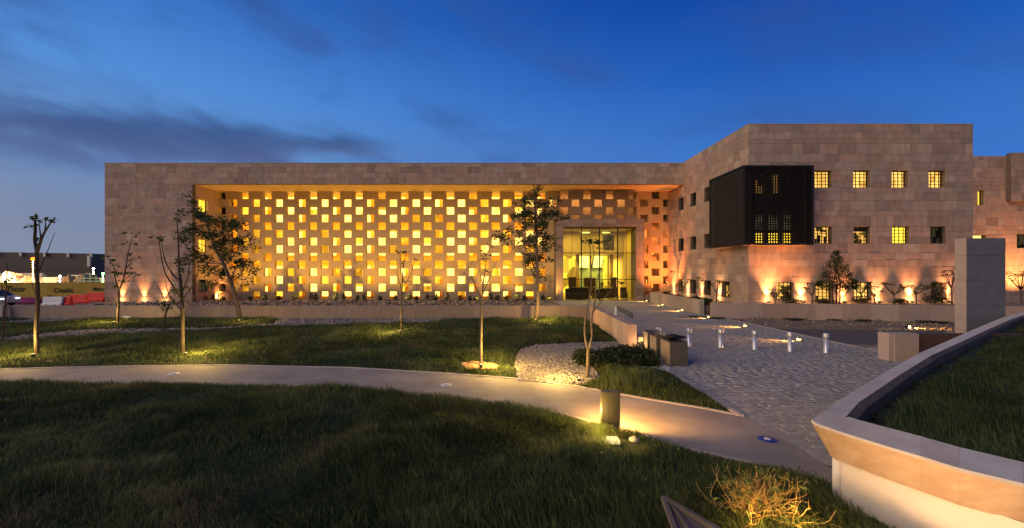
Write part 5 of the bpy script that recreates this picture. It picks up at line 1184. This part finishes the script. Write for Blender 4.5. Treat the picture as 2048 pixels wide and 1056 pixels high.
# ------------------------------------------------------------------ dry twiggy shrub lit from below
tx, ty = 3.16, 5.25
hz = float(hf(np.array([tx]), np.array([ty]))[0]); hz2 = float(hf(np.array([tx]), np.array([ty - 0.5]))[0])
ts = empty('dry_shrub', (tx, ty, hz), 'dry tangled twiggy shrub lit yellow from below', 'shrub')
mb = MB()
for k in range(210):
    a = random.uniform(0, 6.28); el_ = random.uniform(0.25, 1.35); L_ = random.uniform(0.26, 0.58); p = Vector((tx + random.gauss(0, .17), ty + random.gauss(0, .11), hz + 0.02)); d = Vector((math.cos(a) * math.cos(el_), math.sin(a) * math.cos(el_) * 0.7, math.sin(el_))); pts = [p]
    for q in range(7):
        d = (d + Vector((random.gauss(0, .3), random.gauss(0, .3), random.gauss(0, .22)))).normalized(); p = p + d * L_ / 7; pts.append(p.copy())
    mb.tube(pts, 0.0055, 0.0028, 4, tint=(random.random(),) * 3)
    if random.random() < .7:
        j = random.randint(2, 5); p = pts[j].copy(); q2 = [p.copy()]; d = Vector((random.gauss(0, 1), random.gauss(0, 1), random.gauss(.4, .6))).normalized()
        for q in range(4): d = (d + Vector((random.gauss(0, .35),) * 3)).normalized(); p = p + d * 0.05; q2.append(p.copy())
        mb.tube(q2, 0.003, 0.0015, 4, tint=(random.random(),) * 3)
mb.build('twigs', M['twig'], ts)
v = leaves([(tx + random.gauss(0, .25), ty + random.gauss(0, .15), hz + random.uniform(.05, .45)) for _ in range(160)], 3, (.04,) * 3, .09, 0.2); npmesh('leaves', v, 4, [(0, 1, 2, 3)], M['grass'], rng.uniform(.4, 1, len(v)), ts, kind=None)
ax, ay = tx + 0.75, ty - 1.25; hz2 = float(hf(np.array([ax]), np.array([ay]))[0])
sl = empty('garden_spotlight', (ax, ay, hz2), 'hidden spotlight at the foot of the dry shrub', 'spotlight')
MB().lathe([(0.06, 0), (0.06, 0.10), (0.05, 0.11)], (ax, ay, hz2), 12).build('housing', M['dark'], sl); MB().lathe([(0.045, 0), (0.04, 0.008)], (ax, ay, hz2 + 0.111), 12).build('lens', M['e_glow'], sl)
lamp('POINT', (tx - 0.28, ty - 0.42, hz + 0.20), 7.5, (1.0, 0.54, 0.12), sl, size=0.05)
lamp('POINT', (tx + 0.22, ty - 0.42, hz + 0.20), 7.5, (1.0, 0.52, 0.12), sl, size=0.05)
lamp('SPOT', (ax, ay, 0.16 + hz2), 66, (1.0, 0.60, 0.31), sl, target=(5.1, 4.9, 0.75), angle=140, blend=1.0, size=0.06)

# ------------------------------------------------------------------ tree spotlights in the lawn
for i, (px, py_, p_, dxx, dyy, lab) in enumerate([(66, 724, 16, -0.3, -0.1, 'tall lopped tree'), (372, 718, 22, 0.3, -0.15, 'bare many-branched tree'), (228, 653, 14, -0.3, 0, 'small sapling by the left wall'), (800, 671, 13, -.2, 0, 'thin sapling in the middle'), (962, 743, 20, 0, -0.25, 'sapling with the wood chips'), (1071, 648, 15, 0, -.2, 'upright leafy tree'), (1158, 764, 11, -0.2, 0, 'twin-stemmed tree'), (478, 648, 5, 0, 0, 'leaning leafy tree')]):
    x, y_ = G(px, py_); z = float(hm2(np.array([x]), np.array([y_]))[0]) + 0.08
    o = empty('garden_spotlight', (x, y_, z - 0.08), 'small ground spotlight at the foot of the ' + lab, 'spotlight', 'spotlights at the feet of the trees')
    MB().lathe([(0.05, 0), (0.05, 0.10), (0.04, 0.11)], (x, y_, z - 0.03), 10).build('housing', M['dark'], o); MB().lathe([(0.035, 0), (0.03, 0.006)], (x, y_, z + 0.081), 10).build('lens', M['e_glow'], o)
    lamp('POINT', (x + (0.6 if dxx >= 0 else -0.6), y_ + 0.1, z + 0.55), p_ * 7.5, (1.0, 0.60, 0.14), o, size=0.04)
for i, (px, py_) in enumerate([(274, 631), (360, 634)]):
    x, y_ = G(px, 637 if i == 0 else 638); tag(MB().bbox(x - 0.25, x + 0.25, y_ - 0.8, y_ - 0.6, 0.25, 0.42 - 0.08 * i, 0.03).build('plastic_cover', M['whiteplastic']), 'white plastic cover on the grass before the low wall, %s one' % ['larger left', 'smaller right'][i], 'cover')

# ================================================================== LEFT BACKGROUND
hd = empty('hoarding', (-55, 50, 0), 'yellow printed site hoarding left of the building', 'hoarding')
for k in range(12):
    xa = -66 + k * 2.2; MB().box(xa + 0.01, xa + 2.19, 50, 50.06, 0.02, 1.78).build('hoarding_panel', M['hoard'], hd)
def text(s, x, z, size, y, parent, m):
    cu = bpy.data.curves.new('lettering', 'FONT'); cu.body = s; cu.size = size; cu.extrude = 0.004; cu.offset = 0.018
    ob = bpy.data.objects.new('tmp', cu); COL.objects.link(ob); dg = bpy.context.evaluated_depsgraph_get(); me = bpy.data.meshes.new_from_object(ob.evaluated_get(dg)); bpy.data.objects.remove(ob)
    me.materials.clear(); me.materials.append(m); o = bpy.data.objects.new('lettering', me); COL.objects.link(o); o.rotation_euler = (R(90), 0, 0); o.location = Vector((x, y, z)) - rootloc(parent); o.parent = parent
hx = lambda p: (p - CX) * 50 / F
text('Thosr', hx(12), 0.72, 0.95, 49.985, hd, M['ink']); text('Chiaiitic', hx(108), 0.62, 0.72, 49.985, hd, M['ink']); text('Mnro', hx(186), 0.85, 0.55, 49.985, hd, M['ink']); text('smw', hx(94), 0.12, 0.3, 49.985, hd, M['ink'])
def barrier(x0, x1, y_, h, m, label, grp):
    o = empty('road_barrier', ((x0 + x1) / 2, y_, 0), label, 'barrier', grp)
    prof = [(-0.28, 0), (-0.28, 0.18), (-0.14, 0.32), (-0.10, h - .05), (-0.06, h), (0.06, h), (0.10, h - .05), (0.14, 0.32), (0.28, 0.18), (0.28, 0)]
    MB().loft([[(x0 + 0.06, y_ + a * .9, b * .97 + .01) for a, b in prof], [(x0 + 0.12, y_ + a, b) for a, b in prof], [(x1 - 0.12, y_ + a, b) for a, b in prof], [(x1 - 0.06, y_ + a * .9, b * .97 + .01) for a, b in prof]]).build('body', m, o)
    for q in (0.3, 0.7): MB().box(x0 + (x1 - x0) * q - 0.12, x0 + (x1 - x0) * q + 0.12, y_ - 0.285, y_ - 0.281, 0.02, 0.12).build('fork_slot', M['black'], o)
xb = lambda p, Y: (p - CX) * Y / F
BG = 'plastic road barriers left of the building'
barrier(xb(87, 38.5), xb(128, 38.5), 38.5, 0.82, M['whiteplastic'], 'white plastic road barrier beside the red ones', BG)
barrier(xb(128.5, 38.7), xb(144, 38.7), 38.7, 0.84, M['redplastic'], 'nearest red road barrier, touching the white one', BG)
barrier(xb(140, 41.5), xb(176, 41.5), 41.5, 0.86, M['redplastic'], 'middle red road barrier, behind the nearest red one', BG)
barrier(xb(174, 44), xb(212, 44), 44.0, 0.92, M['redplastic'], 'farthest red road barrier, beside the building corner', BG)
barrier(xb(30, 41), xb(82, 41), 41.0, 0.62, M['pink'], 'low magenta barrier left of the white one', BG)
# partly visible white car behind the low wall at the left edge
car = empty('parked_car', (-46.7, 38.5, 0), 'white car partly in view behind the wall at the left edge', 'car')
cx_ = -46.7; cyy = 38.5
prof = [(-2.1, .3), (-2.15, .7), (-1.6, .86), (-0.9, 0.95), (1.2, 0.95), (2.0, .85), (2.1, .6), (2.05, .3)]
MB().loft([[(cx_ + a, cyy - 0.85, b) for a, b in prof], [(cx_ + a, cyy + 0.85, b) for a, b in prof]]).build('body', M['carpaint'], car)
MB().loft([[(cx_ - 1.0, cyy - .78, .955), (cx_ - .4, cyy - .68, 1.42), (cx_ + .9, cyy - .68, 1.42), (cx_ + 1.6, cyy - .78, .955)], [(cx_ - 1.0, cyy + .78, .955), (cx_ - .4, cyy + .68, 1.42), (cx_ + .9, cyy + .68, 1.42), (cx_ + 1.6, cyy + .78, .955)]]).build('cabin', M['carglass'], car)
MB().box(cx_ - .42, cx_ + .92, cyy - .66, cyy + .66, 1.422, 1.45).build('roof', M['carpaint'], car)
for a in (-1.3, 1.3):
    for s in (-.8, .8): MB().loft([[(cx_ + a + .32 * math.cos(q), cyy + s - .1, .32 + .32 * math.sin(q)) for q in np.linspace(0, 5.9, 16)], [(cx_ + a + .32 * math.cos(q), cyy + s + .1, .32 + .32 * math.sin(q)) for q in np.linspace(0, 5.9, 16)]]).build('wheel', M['tyre'], car)
for s in (-.6, .6): MB().box(cx_ + 2.06, cx_ + 2.13, cyy + s - .18, cyy + s + .18, .6, .74).build('headlight', emit('headlamp', (0.9, 0.95, 1), 1.2), car)
# warehouse
wh = empty('warehouse', (-130, 120, 0), 'long dark brown warehouse behind the construction site', 'building')
MB().add([(-175, 112, 0), (-121.3, 126, 0), (-121.3, 160, 0), (-175, 150, 0), (-175, 112, 8.7), (-121.3, 126, 8.2), (-121.3, 160, 8.2), (-175, 150, 8.7)], cube.f).build('wall', M['ware'], wh)
for k in range(9):
    u = 1 - k / 10.0; x = -175 + 53.5 * u; y_ = 112 + 14 * u - 0.3; z = 8.7 - 0.5 * u; MB().box(x - 0.3, x + 0.3, y_ - 0.3, y_ + 0.1, z - 1.1, z + 0.15).build('roof_post', M['cabin'], wh)
MB().box(-122.4, -121.6, 125.2, 125.7, 4.4, 7.6).build('downpipe_box', M['cabin'], wh)
# construction site: cabins, pallets and clutter lit by floodlights
gr = M['cabin']
for i, (px, w_, h_, Y) in enumerate([(8, 9, 2.6, 78), (30, 7, 2.2, 84), (52, 6, 1.9, 74), (95, 5, 1.6, 80), (128, 7, 1.8, 86), (160, 5, 1.6, 78), (190, 5, 1.7, 82)]):
    x = (px - CX) * Y / F; o = empty('site_cabin', (x, Y, 0), 'pale site cabin beyond the hoarding, %s from the left' % ORD[i], 'cabin', 'site cabins beyond the hoarding')
    MB().box(x - w_ / 2, x + w_ / 2, Y, Y + 2.4, 0, h_).build('body', gr, o); MB().box(x - w_ / 2 - .1, x + w_ / 2 + .1, Y - .12, Y + 2.5, h_ + .002, h_ + .1).build('roof', M['white'], o)
    for q in (0.2, 0.5, 0.8): MB().box(x - w_ / 2 + w_ * q - .35, x - w_ / 2 + w_ * q + .35, Y - 0.02, Y - 0.001, h_ * .45, h_ * .8).build('window', M['carglass'], o)
fp = empty('site_fence', (-55, 66, 0), 'pale post and rail fence behind the hoarding', 'fence')
for k in range(24): x = -66 + k * 0.95; MB().box(x - .035, x + .035, 66, 66.07, 0, 2.3 + 0.25 * ((k * 7) % 3)).build('post', gr, fp)
MB().box(-66, -43.5, 65.93, 65.99, 1.95, 2.05).build('rail', gr, fp); MB().box(-66, -43.5, 65.93, 65.99, 1.5, 1.6).build('rail', gr, fp)
heap = MB()
for px, w_, h_ in ((5, 5, 2.6), (22, 4, 3.0), (40, 4, 2.3), (62, 3, 2.4), (146, 3, 2.9), (172, 4, 3.0)):
    x = (px - CX) * 70 / F; heap.add([(x + p[0] * w_ / 2 * random.uniform(.8, 1.2), 70 + p[1] * 1.5, h_ * (p[2] * .55 + .5) * random.uniform(.8, 1.1)) for p in IV], IF)
heap.build('rubble_heaps', M['soil'], kind='stuff')
sheet('site_ground', [(-140, 52), (-43, 52), (-60, 110), (-190, 110)], -0.03, mat('site_sand', (0.42, 0.36, 0.24), 0.9, var=0.4, scale=0.4))
def street_lamp(px, py_, Y, m, power, color, label, r=0.22):
    x, _, z = at(px, py_, Y); o = empty('street_lamp', (x, Y, 0), label, 'street lamp', 'lamps on the construction site')
    MB().tube([(x, Y, 0), (x, Y, z - 0.2)], 0.09, 0.06, 8).build('pole', gr, o); MB().lathe([(r * .5, -r), (r, -r * .4), (r, r * .4), (r * .5, r)], (x, Y, z), 12).build('lamp_head', m, o)
    lamp('POINT', (x, Y - 0.6, z - 0.4), power, color, o, size=0.2)
street_lamp(66, 518, 68, M['e_orange'], 1500, (1, .4, .08), 'orange street lamp beside the tall lopped tree', .28)
street_lamp(187, 537, 74, M['e_flood'], 1500, (1, .85, .45), 'white floodlight on a pole beyond the hoarding', .14)
street_lamp(206, 547, 60, M['e_green'], 500, (.2, 1, .2), 'green site lamp at the building corner', .13)
street_lamp(8, 548, 68, M['e_flood'], 1500, (1, .85, .5), 'floodlight at the left edge beyond the hoarding', .12)
street_lamp(120, 553, 70, M['e_flood'], 1300, (1, .82, .42), 'low floodlight between the cabins beyond the hoarding', .15)
tl = leaves([(rng.uniform(-200, -98), rng.uniform(150, 175), rng.uniform(0, 5.2)) for _ in range(2600)], 2, (1.2, 1.2, .8), .9, .7); npmesh('far_trees', tl, 4, [(0, 1, 2, 3)], M['shrub'], rng.uniform(0, 1, len(tl)))
